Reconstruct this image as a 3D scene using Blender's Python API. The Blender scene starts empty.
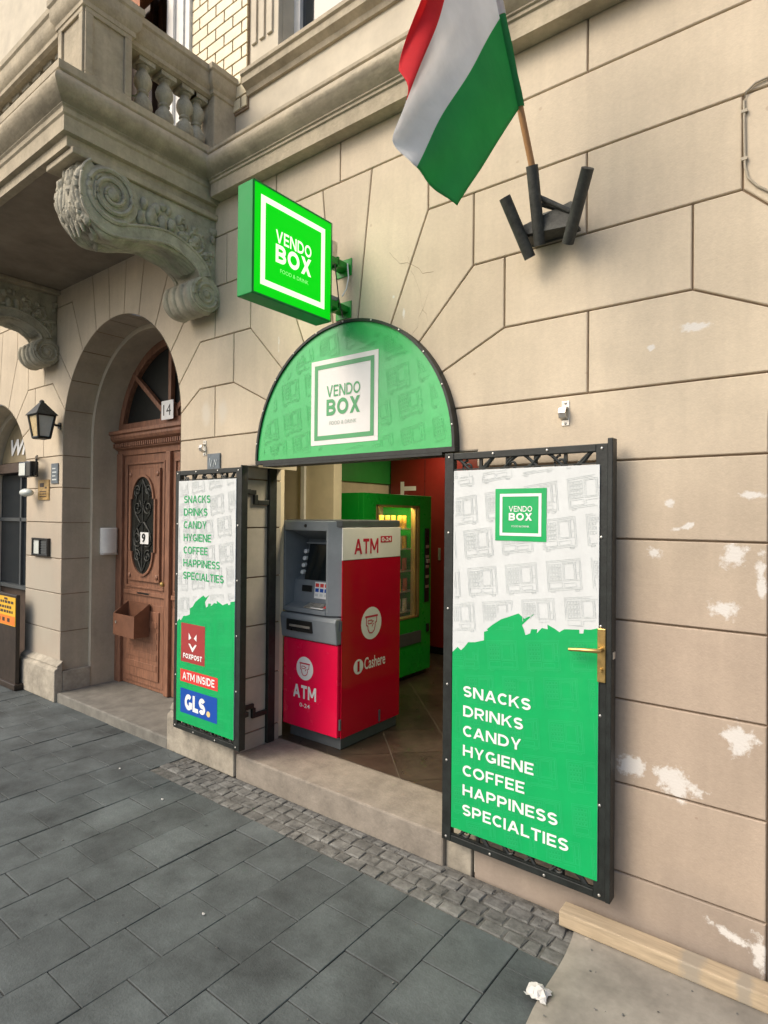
import bpy, bmesh, math, random
from mathutils import Vector, Matrix
random.seed(7)
S = bpy.context.scene
COL = S.collection
R = math.radians
PI = math.pi

# ------------------------------------------------------------------ camera, sky, sun, exposure
cd = bpy.data.cameras.new('camera'); cam = bpy.data.objects.new('camera', cd); COL.objects.link(cam)
yaw, pit, rol = -0.656314, 0.0077275, 0.00936275
fwd = Vector((math.sin(yaw)*math.cos(pit), math.cos(yaw)*math.cos(pit), math.sin(pit)))
rt0 = Vector((math.cos(yaw), -math.sin(yaw), 0)); up0 = rt0.cross(fwd)
rt = rt0*math.cos(rol) + up0*math.sin(rol); up = -rt0*math.sin(rol) + up0*math.cos(rol)
cam.matrix_world = Matrix(((rt.x, up.x, -fwd.x, 0.0), (rt.y, up.y, -fwd.y, -2.6), (rt.z, up.z, -fwd.z, 1.734), (0, 0, 0, 1)))
cd.sensor_fit = 'VERTICAL'; cd.sensor_height = 24; cd.lens = 599.07/1024*24
cd.clip_start = 0.05; cd.clip_end = 2000
S.camera = cam

SUN_EL, SUN_AZ = 42, 30          # azimuth: degrees to the left of straight in front of the facade
wd = bpy.data.worlds.new('World'); S.world = wd; wd.use_nodes = True
nt = wd.node_tree
sky = nt.nodes.new('ShaderNodeTexSky'); sky.sky_type = 'NISHITA'; sky.sun_disc = False
sky.sun_elevation = R(SUN_EL); sky.sun_rotation = R(180+SUN_AZ)
sky.air_density = 1.0; sky.dust_density = 4.0; sky.ozone_density = 0.6
bg = nt.nodes['Background']; bg.inputs[1].default_value = 0.15
nt.links.new(sky.outputs[0], bg.inputs[0])
sd = bpy.data.lights.new('sun', 'SUN'); sun = bpy.data.objects.new('sun', sd); COL.objects.link(sun)
sd.energy = 1.2; sd.angle = R(30); sd.color = (1.0, 0.90, 0.74)
to_sun = Vector((-math.sin(R(SUN_AZ))*math.cos(R(SUN_EL)), -math.cos(R(SUN_AZ))*math.cos(R(SUN_EL)), math.sin(R(SUN_EL))))
sun.rotation_euler = to_sun.to_track_quat('Z', 'Y').to_euler()
S.view_settings.view_transform = 'Standard'; S.view_settings.look = 'None'
S.view_settings.exposure = 0.48; S.view_settings.gamma = 1.0
S.view_settings.use_curve_mapping = False

# ------------------------------------------------------------------ materials
def mat(name, col, rough=0.6, metal=0.0, var=0.12, scale=6.0, bump=0.0, bscale=120.0, emit=None, estr=0.0,
        stretch=None, coat=0.0, attr=None, col2=None, spec=0.5, transl=0.0, arange=.20):
    m = bpy.data.materials.new(name); m.use_nodes = True
    t = m.node_tree; b = t.nodes['Principled BSDF']; L = t.links.new
    b.inputs['Roughness'].default_value = rough; b.inputs['Metallic'].default_value = metal
    b.inputs['Specular IOR Level'].default_value = spec
    b.inputs['Coat Weight'].default_value = coat
    tc = t.nodes.new('ShaderNodeTexCoord'); src = tc.outputs['Object']
    if stretch:
        mp = t.nodes.new('ShaderNodeMapping'); mp.inputs['Scale'].default_value = stretch
        L(src, mp.inputs[0]); src = mp.outputs[0]
    n = t.nodes.new('ShaderNodeTexNoise'); n.inputs['Scale'].default_value = scale
    n.inputs['Detail'].default_value = 8; n.inputs['Roughness'].default_value = 0.65; L(src, n.inputs['Vector'])
    mx = t.nodes.new('ShaderNodeMix'); mx.data_type = 'RGBA'
    c = Vector(col); c2 = Vector(col2) if col2 else c*(1-var*2.2)
    mx.inputs[6].default_value = (*[max(0, x) for x in (c2 if col2 else c2)], 1)
    mx.inputs[7].default_value = (*(c if col2 else c*(1+var*1.6)), 1)
    rmp = t.nodes.new('ShaderNodeMapRange'); rmp.inputs[1].default_value = 0.28; rmp.inputs[2].default_value = 0.72
    L(n.outputs['Fac'], rmp.inputs[0]); L(rmp.outputs[0], mx.inputs[0])
    out = mx.outputs[2]
    if attr:
        a = t.nodes.new('ShaderNodeAttribute'); a.attribute_name = attr
        mr = t.nodes.new('ShaderNodeMapRange'); mr.inputs[3].default_value = 1-arange; mr.inputs[4].default_value = 1+arange
        L(a.outputs['Fac'], mr.inputs[0])
        ml = t.nodes.new('ShaderNodeVectorMath'); ml.operation = 'SCALE'
        L(out, ml.inputs[0]); L(mr.outputs[0], ml.inputs['Scale']); out = ml.outputs[0]
    L(out, b.inputs['Base Color'])
    n3 = t.nodes.new('ShaderNodeTexNoise'); n3.inputs['Scale'].default_value = scale*3.3; n3.inputs['Detail'].default_value = 4
    L(src, n3.inputs['Vector'])
    rr = t.nodes.new('ShaderNodeMapRange'); rr.inputs[3].default_value = max(0.02, rough-0.10); rr.inputs[4].default_value = min(1, rough+0.10)
    L(n3.outputs['Fac'], rr.inputs[0]); L(rr.outputs[0], b.inputs['Roughness'])
    if bump > 0:
        n2 = t.nodes.new('ShaderNodeTexNoise'); n2.inputs['Scale'].default_value = bscale; n2.inputs['Detail'].default_value = 6
        L(src, n2.inputs['Vector'])
        bp = t.nodes.new('ShaderNodeBump'); bp.inputs['Strength'].default_value = bump; bp.inputs['Distance'].default_value = 0.01
        L(n2.outputs['Fac'], bp.inputs['Height']); L(bp.outputs[0], b.inputs['Normal'])
    if emit:
        b.inputs['Emission Color'].default_value = (*emit, 1); b.inputs['Emission Strength'].default_value = estr
    if transl > 0:
        tr = t.nodes.new('ShaderNodeBsdfTranslucent'); ms = t.nodes.new('ShaderNodeMixShader'); ms.inputs[0].default_value = transl
        L(out, tr.inputs[0]); L(b.outputs[0], ms.inputs[1]); L(tr.outputs[0], ms.inputs[2])
        L(ms.outputs[0], t.nodes['Material Output'].inputs[0])
    return m

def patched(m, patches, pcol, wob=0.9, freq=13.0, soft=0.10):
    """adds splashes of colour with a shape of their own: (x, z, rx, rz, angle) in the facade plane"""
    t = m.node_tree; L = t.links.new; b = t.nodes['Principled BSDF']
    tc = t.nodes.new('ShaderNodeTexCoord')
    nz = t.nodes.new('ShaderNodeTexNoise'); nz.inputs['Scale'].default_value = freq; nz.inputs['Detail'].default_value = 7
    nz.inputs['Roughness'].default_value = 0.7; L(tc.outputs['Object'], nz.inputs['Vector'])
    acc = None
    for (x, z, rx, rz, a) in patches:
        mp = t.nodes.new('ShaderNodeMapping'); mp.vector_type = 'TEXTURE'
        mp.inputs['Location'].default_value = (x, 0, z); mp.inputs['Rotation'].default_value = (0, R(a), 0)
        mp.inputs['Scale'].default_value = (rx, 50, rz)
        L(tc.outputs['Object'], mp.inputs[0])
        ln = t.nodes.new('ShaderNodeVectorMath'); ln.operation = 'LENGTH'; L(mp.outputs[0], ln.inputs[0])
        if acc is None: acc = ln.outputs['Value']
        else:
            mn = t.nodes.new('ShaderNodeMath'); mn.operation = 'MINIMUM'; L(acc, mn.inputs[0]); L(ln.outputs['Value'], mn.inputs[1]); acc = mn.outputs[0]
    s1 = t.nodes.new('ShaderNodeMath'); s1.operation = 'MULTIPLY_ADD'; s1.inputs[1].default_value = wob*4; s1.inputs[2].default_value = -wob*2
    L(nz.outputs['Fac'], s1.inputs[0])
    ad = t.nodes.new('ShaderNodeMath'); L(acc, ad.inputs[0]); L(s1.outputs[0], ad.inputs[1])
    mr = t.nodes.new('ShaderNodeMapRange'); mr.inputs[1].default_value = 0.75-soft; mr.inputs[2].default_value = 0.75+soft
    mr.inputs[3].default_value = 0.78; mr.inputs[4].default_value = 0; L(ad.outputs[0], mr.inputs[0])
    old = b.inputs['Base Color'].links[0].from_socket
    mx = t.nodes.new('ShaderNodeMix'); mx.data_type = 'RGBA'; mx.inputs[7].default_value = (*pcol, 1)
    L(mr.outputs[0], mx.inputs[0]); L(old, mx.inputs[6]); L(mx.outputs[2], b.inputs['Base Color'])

def grain(m, layers):
    """multiplies the colour by several noises: (scale, stretch, low, high, contrast)"""
    t = m.node_tree; L = t.links.new; b = t.nodes['Principled BSDF']
    tc = t.nodes.new('ShaderNodeTexCoord')
    for scale, st, lo, hi, k in layers:
        mp = t.nodes.new('ShaderNodeMapping'); mp.inputs['Scale'].default_value = st; L(tc.outputs['Object'], mp.inputs[0])
        n = t.nodes.new('ShaderNodeTexNoise'); n.inputs['Scale'].default_value = scale; n.inputs['Detail'].default_value = 5; n.inputs['Roughness'].default_value = .6
        L(mp.outputs[0], n.inputs['Vector'])
        mr = t.nodes.new('ShaderNodeMapRange'); mr.inputs[1].default_value = .5-k; mr.inputs[2].default_value = .5+k; mr.inputs[3].default_value = lo; mr.inputs[4].default_value = hi
        L(n.outputs['Fac'], mr.inputs[0])
        old = b.inputs['Base Color'].links[0].from_socket
        sc = t.nodes.new('ShaderNodeVectorMath'); sc.operation = 'SCALE'; L(old, sc.inputs[0]); L(mr.outputs[0], sc.inputs['Scale'])
        L(sc.outputs[0], b.inputs['Base Color'])
def spots(m, scale, size, mul, rnd=.6):
    """scattered small round marks (gum, drips, chips)"""
    t = m.node_tree; L = t.links.new; b = t.nodes['Principled BSDF']
    tc = t.nodes.new('ShaderNodeTexCoord'); v = t.nodes.new('ShaderNodeTexVoronoi'); v.inputs['Scale'].default_value = scale; v.inputs['Randomness'].default_value = 1
    nz = t.nodes.new('ShaderNodeTexNoise'); nz.inputs['Scale'].default_value = scale*4; L(tc.outputs['Object'], nz.inputs['Vector'])
    L(tc.outputs['Object'], v.inputs['Vector'])
    wn = t.nodes.new('ShaderNodeSeparateColor'); L(v.outputs['Color'], wn.inputs[0])
    th = t.nodes.new('ShaderNodeMapRange'); th.inputs[1].default_value = rnd; th.inputs[2].default_value = 1.0; th.inputs[3].default_value = 0; th.inputs[4].default_value = size
    L(wn.outputs[0], th.inputs[0])
    ad = t.nodes.new('ShaderNodeMath'); ad.operation = 'MULTIPLY_ADD'; ad.inputs[1].default_value = size*1.2; L(nz.outputs['Fac'], ad.inputs[0]); L(v.outputs['Distance'], ad.inputs[2])
    sb = t.nodes.new('ShaderNodeMath'); sb.operation = 'SUBTRACT'; L(th.outputs[0], sb.inputs[0]); L(ad.outputs[0], sb.inputs[1])
    mr = t.nodes.new('ShaderNodeMapRange'); mr.inputs[1].default_value = -size*.75; mr.inputs[2].default_value = -size*.45; L(sb.outputs[0], mr.inputs[0])
    old = b.inputs['Base Color'].links[0].from_socket
    sc = t.nodes.new('ShaderNodeVectorMath'); sc.operation = 'MULTIPLY'; sc.inputs[1].default_value = mul; L(old, sc.inputs[0])
    mx = t.nodes.new('ShaderNodeMix'); mx.data_type = 'RGBA'; L(mr.outputs[0], mx.inputs[0]); L(old, mx.inputs[6]); L(sc.outputs[0], mx.inputs[7]); L(mx.outputs[2], b.inputs['Base Color'])
def wrinkle(m, scale, dist):
    t = m.node_tree; L = t.links.new; b = t.nodes['Principled BSDF']
    tc = t.nodes.new('ShaderNodeTexCoord'); n = t.nodes.new('ShaderNodeTexNoise'); n.inputs['Scale'].default_value = scale; n.inputs['Detail'].default_value = 3; L(tc.outputs['Object'], n.inputs['Vector'])
    bp = t.nodes.new('ShaderNodeBump'); bp.inputs['Strength'].default_value = .35; bp.inputs['Distance'].default_value = dist; L(n.outputs['Fac'], bp.inputs['Height']); L(bp.outputs[0], b.inputs['Normal'])
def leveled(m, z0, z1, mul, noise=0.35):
    """multiplies the colour below a height, with an uneven edge"""
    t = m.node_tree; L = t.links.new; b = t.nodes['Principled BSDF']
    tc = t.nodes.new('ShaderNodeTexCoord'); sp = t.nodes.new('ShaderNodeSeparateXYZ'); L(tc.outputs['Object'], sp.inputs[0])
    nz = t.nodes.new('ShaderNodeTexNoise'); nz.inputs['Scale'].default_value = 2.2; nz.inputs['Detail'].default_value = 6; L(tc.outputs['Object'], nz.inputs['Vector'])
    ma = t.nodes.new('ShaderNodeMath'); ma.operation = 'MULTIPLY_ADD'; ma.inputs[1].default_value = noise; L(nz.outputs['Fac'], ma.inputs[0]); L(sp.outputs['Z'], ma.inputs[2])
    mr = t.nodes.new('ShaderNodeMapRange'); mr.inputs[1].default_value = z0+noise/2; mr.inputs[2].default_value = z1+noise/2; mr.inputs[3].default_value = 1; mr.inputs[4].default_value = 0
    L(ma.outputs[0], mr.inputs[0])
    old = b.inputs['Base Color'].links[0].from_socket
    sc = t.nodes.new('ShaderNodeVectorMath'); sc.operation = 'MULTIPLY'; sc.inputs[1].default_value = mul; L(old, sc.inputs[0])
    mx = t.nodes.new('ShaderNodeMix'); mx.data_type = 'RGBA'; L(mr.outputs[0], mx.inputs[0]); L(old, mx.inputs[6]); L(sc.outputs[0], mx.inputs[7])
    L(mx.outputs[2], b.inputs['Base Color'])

def glass(name, col=(0.03, 0.035, 0.035), rough=0.04, alpha=0.75):
    m = bpy.data.materials.new(name); m.use_nodes = True
    t = m.node_tree; b = t.nodes['Principled BSDF']
    tc = t.nodes.new('ShaderNodeTexCoord'); n = t.nodes.new('ShaderNodeTexNoise'); n.inputs['Scale'].default_value = 3
    t.links.new(tc.outputs['Object'], n.inputs[0])
    mr = t.nodes.new('ShaderNodeMapRange'); mr.inputs[3].default_value = rough; mr.inputs[4].default_value = rough+0.06
    t.links.new(n.outputs['Fac'], mr.inputs[0]); t.links.new(mr.outputs[0], b.inputs['Roughness'])
    b.inputs['Base Color'].default_value = (*col, 1); b.inputs['Alpha'].default_value = alpha
    return m

W = dict(
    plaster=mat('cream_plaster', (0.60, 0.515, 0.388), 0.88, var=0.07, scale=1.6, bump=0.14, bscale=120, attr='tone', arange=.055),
    joint=mat('joint_plaster', (0.25, 0.185, 0.125), 0.95, var=0.15, scale=9),
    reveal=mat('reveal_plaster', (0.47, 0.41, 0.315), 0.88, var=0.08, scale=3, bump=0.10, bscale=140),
    jamb=mat('shaded_jamb_plaster', (0.43, 0.40, 0.335), 0.88, var=0.10, scale=4, bump=0.1, bscale=140),  # greyed to carry the shade cast by the gate leaf
    rib=mat('reveal_edge', (0.58, 0.51, 0.39), 0.85, var=0.07, scale=5),
    stone=mat('weathered_stone', (0.46, 0.40, 0.29), 0.9, var=0.13, scale=5.5, bump=0.35, bscale=60),
    carved=mat('carved_grey_stone', (0.42, 0.395, 0.31), 0.9, var=0.2, scale=8, bump=0.65, bscale=70),
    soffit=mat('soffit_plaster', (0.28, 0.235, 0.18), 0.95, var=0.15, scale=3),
    plinth=mat('plinth_stone', (0.37, 0.335, 0.27), 0.9, var=0.2, scale=7, bump=0.3, bscale=60),
    step=mat('step_concrete', (0.275, 0.242, 0.20), 0.88, var=0.13, scale=9, bump=0.3, bscale=70),
    brick=mat('glazed_cream_brick', (0.74, 0.66, 0.46), 0.45, var=0.08, scale=14),
    white=mat('white_paint', (0.74, 0.73, 0.69), 0.5, var=0.05, scale=10),
    trim=mat('cream_trim', (0.60, 0.54, 0.42), 0.8, var=0.07, scale=5),
    wood=mat('brown_door_wood', (0.25, 0.118, 0.070), 0.5, var=0.20, scale=7, stretch=(6, 6, 1), bump=0.1, bscale=40),
    iron=mat('black_painted_iron', (0.013, 0.017, 0.016), 0.5, metal=0.0, var=0.3, scale=20, bump=0.08, bscale=90),
    greyiron=mat('dark_grey_iron', (0.05, 0.053, 0.046), 0.6, var=0.32, scale=22, bump=0.15, bscale=90),
    steel=mat('galvanised_steel', (0.62, 0.60, 0.55), 0.35, metal=0.8, var=0.15, scale=30),
    brass=mat('worn_brass', (0.62, 0.43, 0.16), 0.32, metal=0.85, var=0.12, scale=30),
    brasspl=mat('brass_plaque', (0.50, 0.33, 0.13), 0.45, metal=0.4, var=0.2, scale=25),
    bwhite=mat('banner_white', (0.66, 0.695, 0.70), 0.38, var=0.025, scale=3),
    bgreen=mat('banner_green', (0.003, 0.405, 0.112), 0.36, var=0.05, scale=3),
    bline=mat('banner_grey_line', (0.605, 0.648, 0.643), 0.4, var=0.03),
    bgline=mat('banner_green_line', (0.02, 0.47, 0.155), 0.36, var=0.03),
    sgreen=mat('sign_green', (0.048, 0.47, 0.135), 0.30, var=0.05, scale=3, coat=0.2),
    sgline=mat('sign_green_line', (0.066, 0.53, 0.16), 0.30, var=0.03, coat=0.2),
    swhite=mat('sign_white', (0.78, 0.77, 0.74), 0.35, var=0.03),
    slet=mat('sign_dark_green', (0.08, 0.35, 0.14), 0.4, var=0.04),
    sgrey=mat('sign_grey_letter', (0.42, 0.50, 0.43), 0.4, var=0.04),
    cab=mat('sign_cabinet_green', (0.014, 0.27, 0.065), 0.5, var=0.04, spec=.2),
    lit=mat('lit_sign_green', (0.0, 0.16, 0.008), 0.5, var=0.0, spec=.1, emit=(0.0, 0.74, 0.006), estr=0.66),
    litw=mat('lit_sign_white', (0.8, 0.8, 0.75), 0.3, var=0.0, emit=(0.86, 1.0, 0.74), estr=0.62),
    litw2=mat('lit_sign_pale_green', (0.5, 0.8, 0.5), 0.3, var=0.0, emit=(0.2, 1.0, 0.2), estr=0.4),
    red=mat('cherry_red_panel', (0.74, 0.004, 0.055), 0.25, var=0.03, scale=3, coat=0.2, spec=.35),
    red2=mat('crimson_side_panel', (0.46, 0.002, 0.020), 0.11, var=0.03, scale=2, coat=0.0, spec=.35),
    atmgrey=mat('atm_grey_plastic', (0.20, 0.225, 0.245), 0.42, var=0.06, scale=8),
    atmdark=mat('atm_dark_grey', (0.075, 0.085, 0.09), 0.4, var=0.1, scale=8),
    black=mat('black_plastic', (0.012, 0.013, 0.014), 0.3, var=0.2),
    screen=mat('dark_screen', (0.008, 0.012, 0.014), 0.12, var=0.1),
    vgreen=mat('machine_green', (0.006, 0.29, 0.025), 0.30, var=0.02, scale=2, spec=.4),
    vdark=mat('machine_inside', (0.10, 0.085, 0.05), 0.6, var=0.1),
    vframe=mat('gold_frame', (0.45, 0.33, 0.14), 0.35, metal=0.6, var=0.1),
    rred=mat('red_machine', (0.19, 0.014, 0.010), 0.35, var=0.08, scale=3, coat=0.2),
    ywall=mat('yellow_room_wall', (0.66, 0.58, 0.42), 0.85, var=0.05),
    gceil=mat('green_room_ceiling', (0.03, 0.30, 0.05), 0.5, var=0.05),
    tile=mat('brown_floor_tile', (0.05, 0.036, 0.026), 0.32, var=0.25, scale=5, attr='tone'),
    grout=mat('pale_grout', (0.20, 0.17, 0.13), 0.85, var=0.1),
    paver=mat('dark_paver', (0.080, 0.094, 0.095), 0.80, var=0.26, scale=3.4, bump=0.25, bscale=110, attr='tone', arange=.13),
    gap=mat('paver_gap_dirt', (0.07, 0.075, 0.073), 0.95, var=0.2, scale=12),
    sett=mat('grey_sett_stone', (0.15, 0.15, 0.14), 0.88, var=0.28, scale=14, bump=0.35, bscale=60, attr='tone'),
    bed=mat('sandy_joint_bed', (0.12, 0.118, 0.107), 0.95, var=0.3, scale=25, bump=.4, bscale=90),
    asphalt=mat('asphalt', (0.055, 0.055, 0.055), 0.9, var=0.2, scale=12, bump=0.3, bscale=150),
    lens=mat('clear_lamp_glass', (0.62, 0.66, 0.62), 0.25, var=0.05),
    amber=mat('amber_lamp_glass', (0.60, 0.47, 0.26), 0.25, var=0.15, scale=20),
    fred=mat('flag_red', (0.74, 0.03, 0.04), 0.8, var=0.05, transl=0.5),
    fwhite=mat('flag_white', (0.85, 0.85, 0.86), 0.8, var=0.04, transl=0.5),
    fgreen=mat('flag_green', (0.06, 0.44, 0.15), 0.8, var=0.05, transl=0.6),
    pole=mat('varnished_pole', (0.42, 0.22, 0.09), 0.4, var=0.12, stretch=(20, 20, 2)),
    plank=mat('raw_timber', (0.44, 0.35, 0.235), 0.85, var=0.14, scale=4, stretch=(1.2, 14, 14), bump=0.2, bscale=40),
    board=mat('dusty_sheet', (0.27, 0.25, 0.215), 0.85, var=0.16, scale=4, bump=0.1, bscale=40),
    paper=mat('white_paper', (0.58, 0.57, 0.54), 0.7, var=0.06),
    foxred=mat('brick_red_label', (0.36, 0.045, 0.045), 0.4, var=0.03),
    lred=mat('bright_red_label', (0.68, 0.05, 0.045), 0.4, var=0.03),
    lblue=mat('royal_blue_label', (0.006, 0.075, 0.40), 0.4, var=0.03),
    lyellow=mat('yellow_dot', (0.75, 0.60, 0.25), 0.4, var=0.03),
    tgreen=mat('banner_green_letter', (0.02, 0.40, 0.13), 0.4, var=0.03),
    twhite=mat('white_letter', (0.83, 0.84, 0.83), 0.4, var=0.02),
    tred=mat('red_letter', (0.50, 0.01, 0.045), 0.4, var=0.03),
    bluegrey=mat('blue_grey_enamel', (0.13, 0.16, 0.185), 0.45, var=0.2, scale=20),
    mailbrown=mat('brown_mailbox_paint', (0.16, 0.072, 0.042), 0.4, var=0.12, scale=9),
    darkshop=mat('dark_shop_interior', (0.04, 0.035, 0.03), 0.7, var=0.15),
    shopbrown=mat('dark_brown_frame', (0.06, 0.038, 0.026), 0.55, var=0.2),
    stand=mat('dark_stand', (0.03, 0.02, 0.014), 0.5, var=0.2),
    sidedoor=mat('grey_brown_door', (0.21, 0.17, 0.14), 0.6, var=0.15),
    dstep=mat('dark_step_stone', (0.185, 0.178, 0.155), 0.85, var=0.15, scale=8, bump=.2, bscale=80),
    fang=mat('dark_fanlight_glass', (0.015, 0.017, 0.016), 0.4, var=0.1, spec=.3),
    gold=mat('faded_gold_panel', (0.27, 0.22, 0.13), 0.6, var=0.1),
    flyer=mat('yellow_flyer', (0.80, 0.46, 0.03), 0.5, var=0.05),
    flyer2=mat('orange_flyer', (0.78, 0.22, 0.03), 0.5, var=0.05),
    leaf=mat('plant_leaf', (0.07, 0.13, 0.03), 0.6, var=0.25, scale=12),
    awn=mat('terracotta_blind', (0.42, 0.15, 0.055), 0.7, var=0.1),
    snackyellow=mat('yellow_snack_pack', (0.75, 0.45, 0.08), 0.35, var=0.35, scale=22),
    snackred=mat('red_snack_pack', (0.40, 0.10, 0.05), 0.35, var=0.35, scale=22),
    snackpale=mat('pale_snack_pack', (0.45, 0.42, 0.33), 0.35, var=0.35, scale=22),
    cable=mat('cream_cable', (0.42, 0.37, 0.28), 0.6, var=0.1),
    tube=mat('lit_tube', (0.9, 0.8, 0.5), 0.3, var=0.0, emit=(1.0, 0.70, 0.30), estr=110.0),
    lampglow=mat('ceiling_lamp_panel', (0.9, 0.85, 0.7), 0.3, var=0.0, emit=(1.0, 0.80, 0.5), estr=1.4),
    oval=glass('dark_door_glass', (0.018, 0.02, 0.018), 0.06, 1.0),
    pane=glass('window_glass', (0.02, 0.025, 0.03), 0.03, 1.0),
    vglass=glass('machine_glass', (0.5, 0.5, 0.5), 0.02, 0.10),
)
grain(W['plaster'], [(55, (1, 1, 1), .95, 1.05, .22), (5, (3, 3, .22), .945, 1.03, .2), (.9, (1, 1, 1), .95, 1.04, .15)])
spots(W['plaster'], 9, .10, (.84, .80, .78), .80)
grain(W['reveal'], [(50, (1, 1, 1), .95, 1.05, .22), (4, (3, 3, .3), .92, 1.04, .2)])
grain(W['paver'], [(70, (1, 1, 1), .86, 1.14, .25), (1.3, (1, 1, 1), .90, 1.12, .18)])
spots(W['paver'], 11, .13, (.62, .62, .63), .72); spots(W['paver'], 23, .10, (1.5, 1.5, 1.45), .90)
grain(W['step'], [(60, (1, 1, 1), .92, 1.06, .22), (3, (1, 1, 1), .90, 1.06, .2)]); spots(W['step'], 14, .10, (.72, .70, .68), .80)
grain(W['plinth'], [(50, (1, 1, 1), .93, 1.06, .22), (4, (2, 2, .4), .90, 1.05, .2)])
grain(W['board'], [(40, (1, 1, 1), .93, 1.06, .22), (7, (1, 1, 1), .90, 1.1, .15)]); spots(W['board'], 12, .10, (1.35, 1.35, 1.33), .80)
grain(W['stone'], [(45, (1, 1, 1), .93, 1.06, .22), (6, (3, 3, .3), .88, 1.06, .2)])
for q_ in ('bwhite', 'bgreen', 'sgreen'): wrinkle(W[q_], 4.0, .02); grain(W[q_], [(9, (1.5, 1.5, .5), .955, 1.02, .18), (60, (1, 1, 1), .985, 1.015, .2)])
wrinkle(W['fgreen'], 9, .02); wrinkle(W['fwhite'], 9, .02)
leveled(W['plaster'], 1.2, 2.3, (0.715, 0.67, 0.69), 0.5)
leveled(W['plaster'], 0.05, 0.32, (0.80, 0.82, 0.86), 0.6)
patched(W['plaster'], [(-.557, 1.80, .02, .02, 0), (-.505, 1.705, .06, .012, -18), (-.287, 1.828, .06, .014, 0), (-.617, 1.60, .028, .028, 20),
    (-.334, 1.595, .042, .05, 10), (-.365, 1.39, .055, .036, 10), (-.245, 1.52, .018, .09, 0), (-.70, .715, .065, .05, 0), (-.53, .685, .09, .06, 12),
    (-.316, .91, .06, .055, 20), (-.34, .17, .08, .02, 20), (-.25, .14, .03, .07, 0), (-.473, 2.492, .07, .02, 5), (-.632, 2.434, .014, .014, 0),
    (-1.95, 2.93, .01, .01, 0), (-1.88, 2.83, .01, .03, 0), (-2.86, 2.83, .008, .05, 0)], (0.72, 0.71, 0.68), 1.0, 20.0, 0.24)
patched(W['plaster'], [(-3.61, 2.455, .06, .10, 0), (-3.42, 2.455, .06, .10, 0)], (0.60, 0.55, 0.46), 0.30, 9, 0.3)
patched(W['plank'], [(-.45, .05, .05, .2, 0), (-.28, .05, .03, .2, 0), (.2, .05, .08, .2, 0)], (0.30, 0.27, 0.22), .5, 14, .3)
patched(W['plaster'], [(-6.2, .85, .75, 1.0, 0)], (0.41, 0.38, 0.31), .35, 3, .5)  # paints the soft shade on the left pillar's lower wall into the colour
patched(W['stone'], [(-3.3, 4.05, .5, .03, 0), (-2.2, 4.1, .5, .02, 0)], (0.24, 0.215, 0.155), 0.8, 7, .4)

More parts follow.
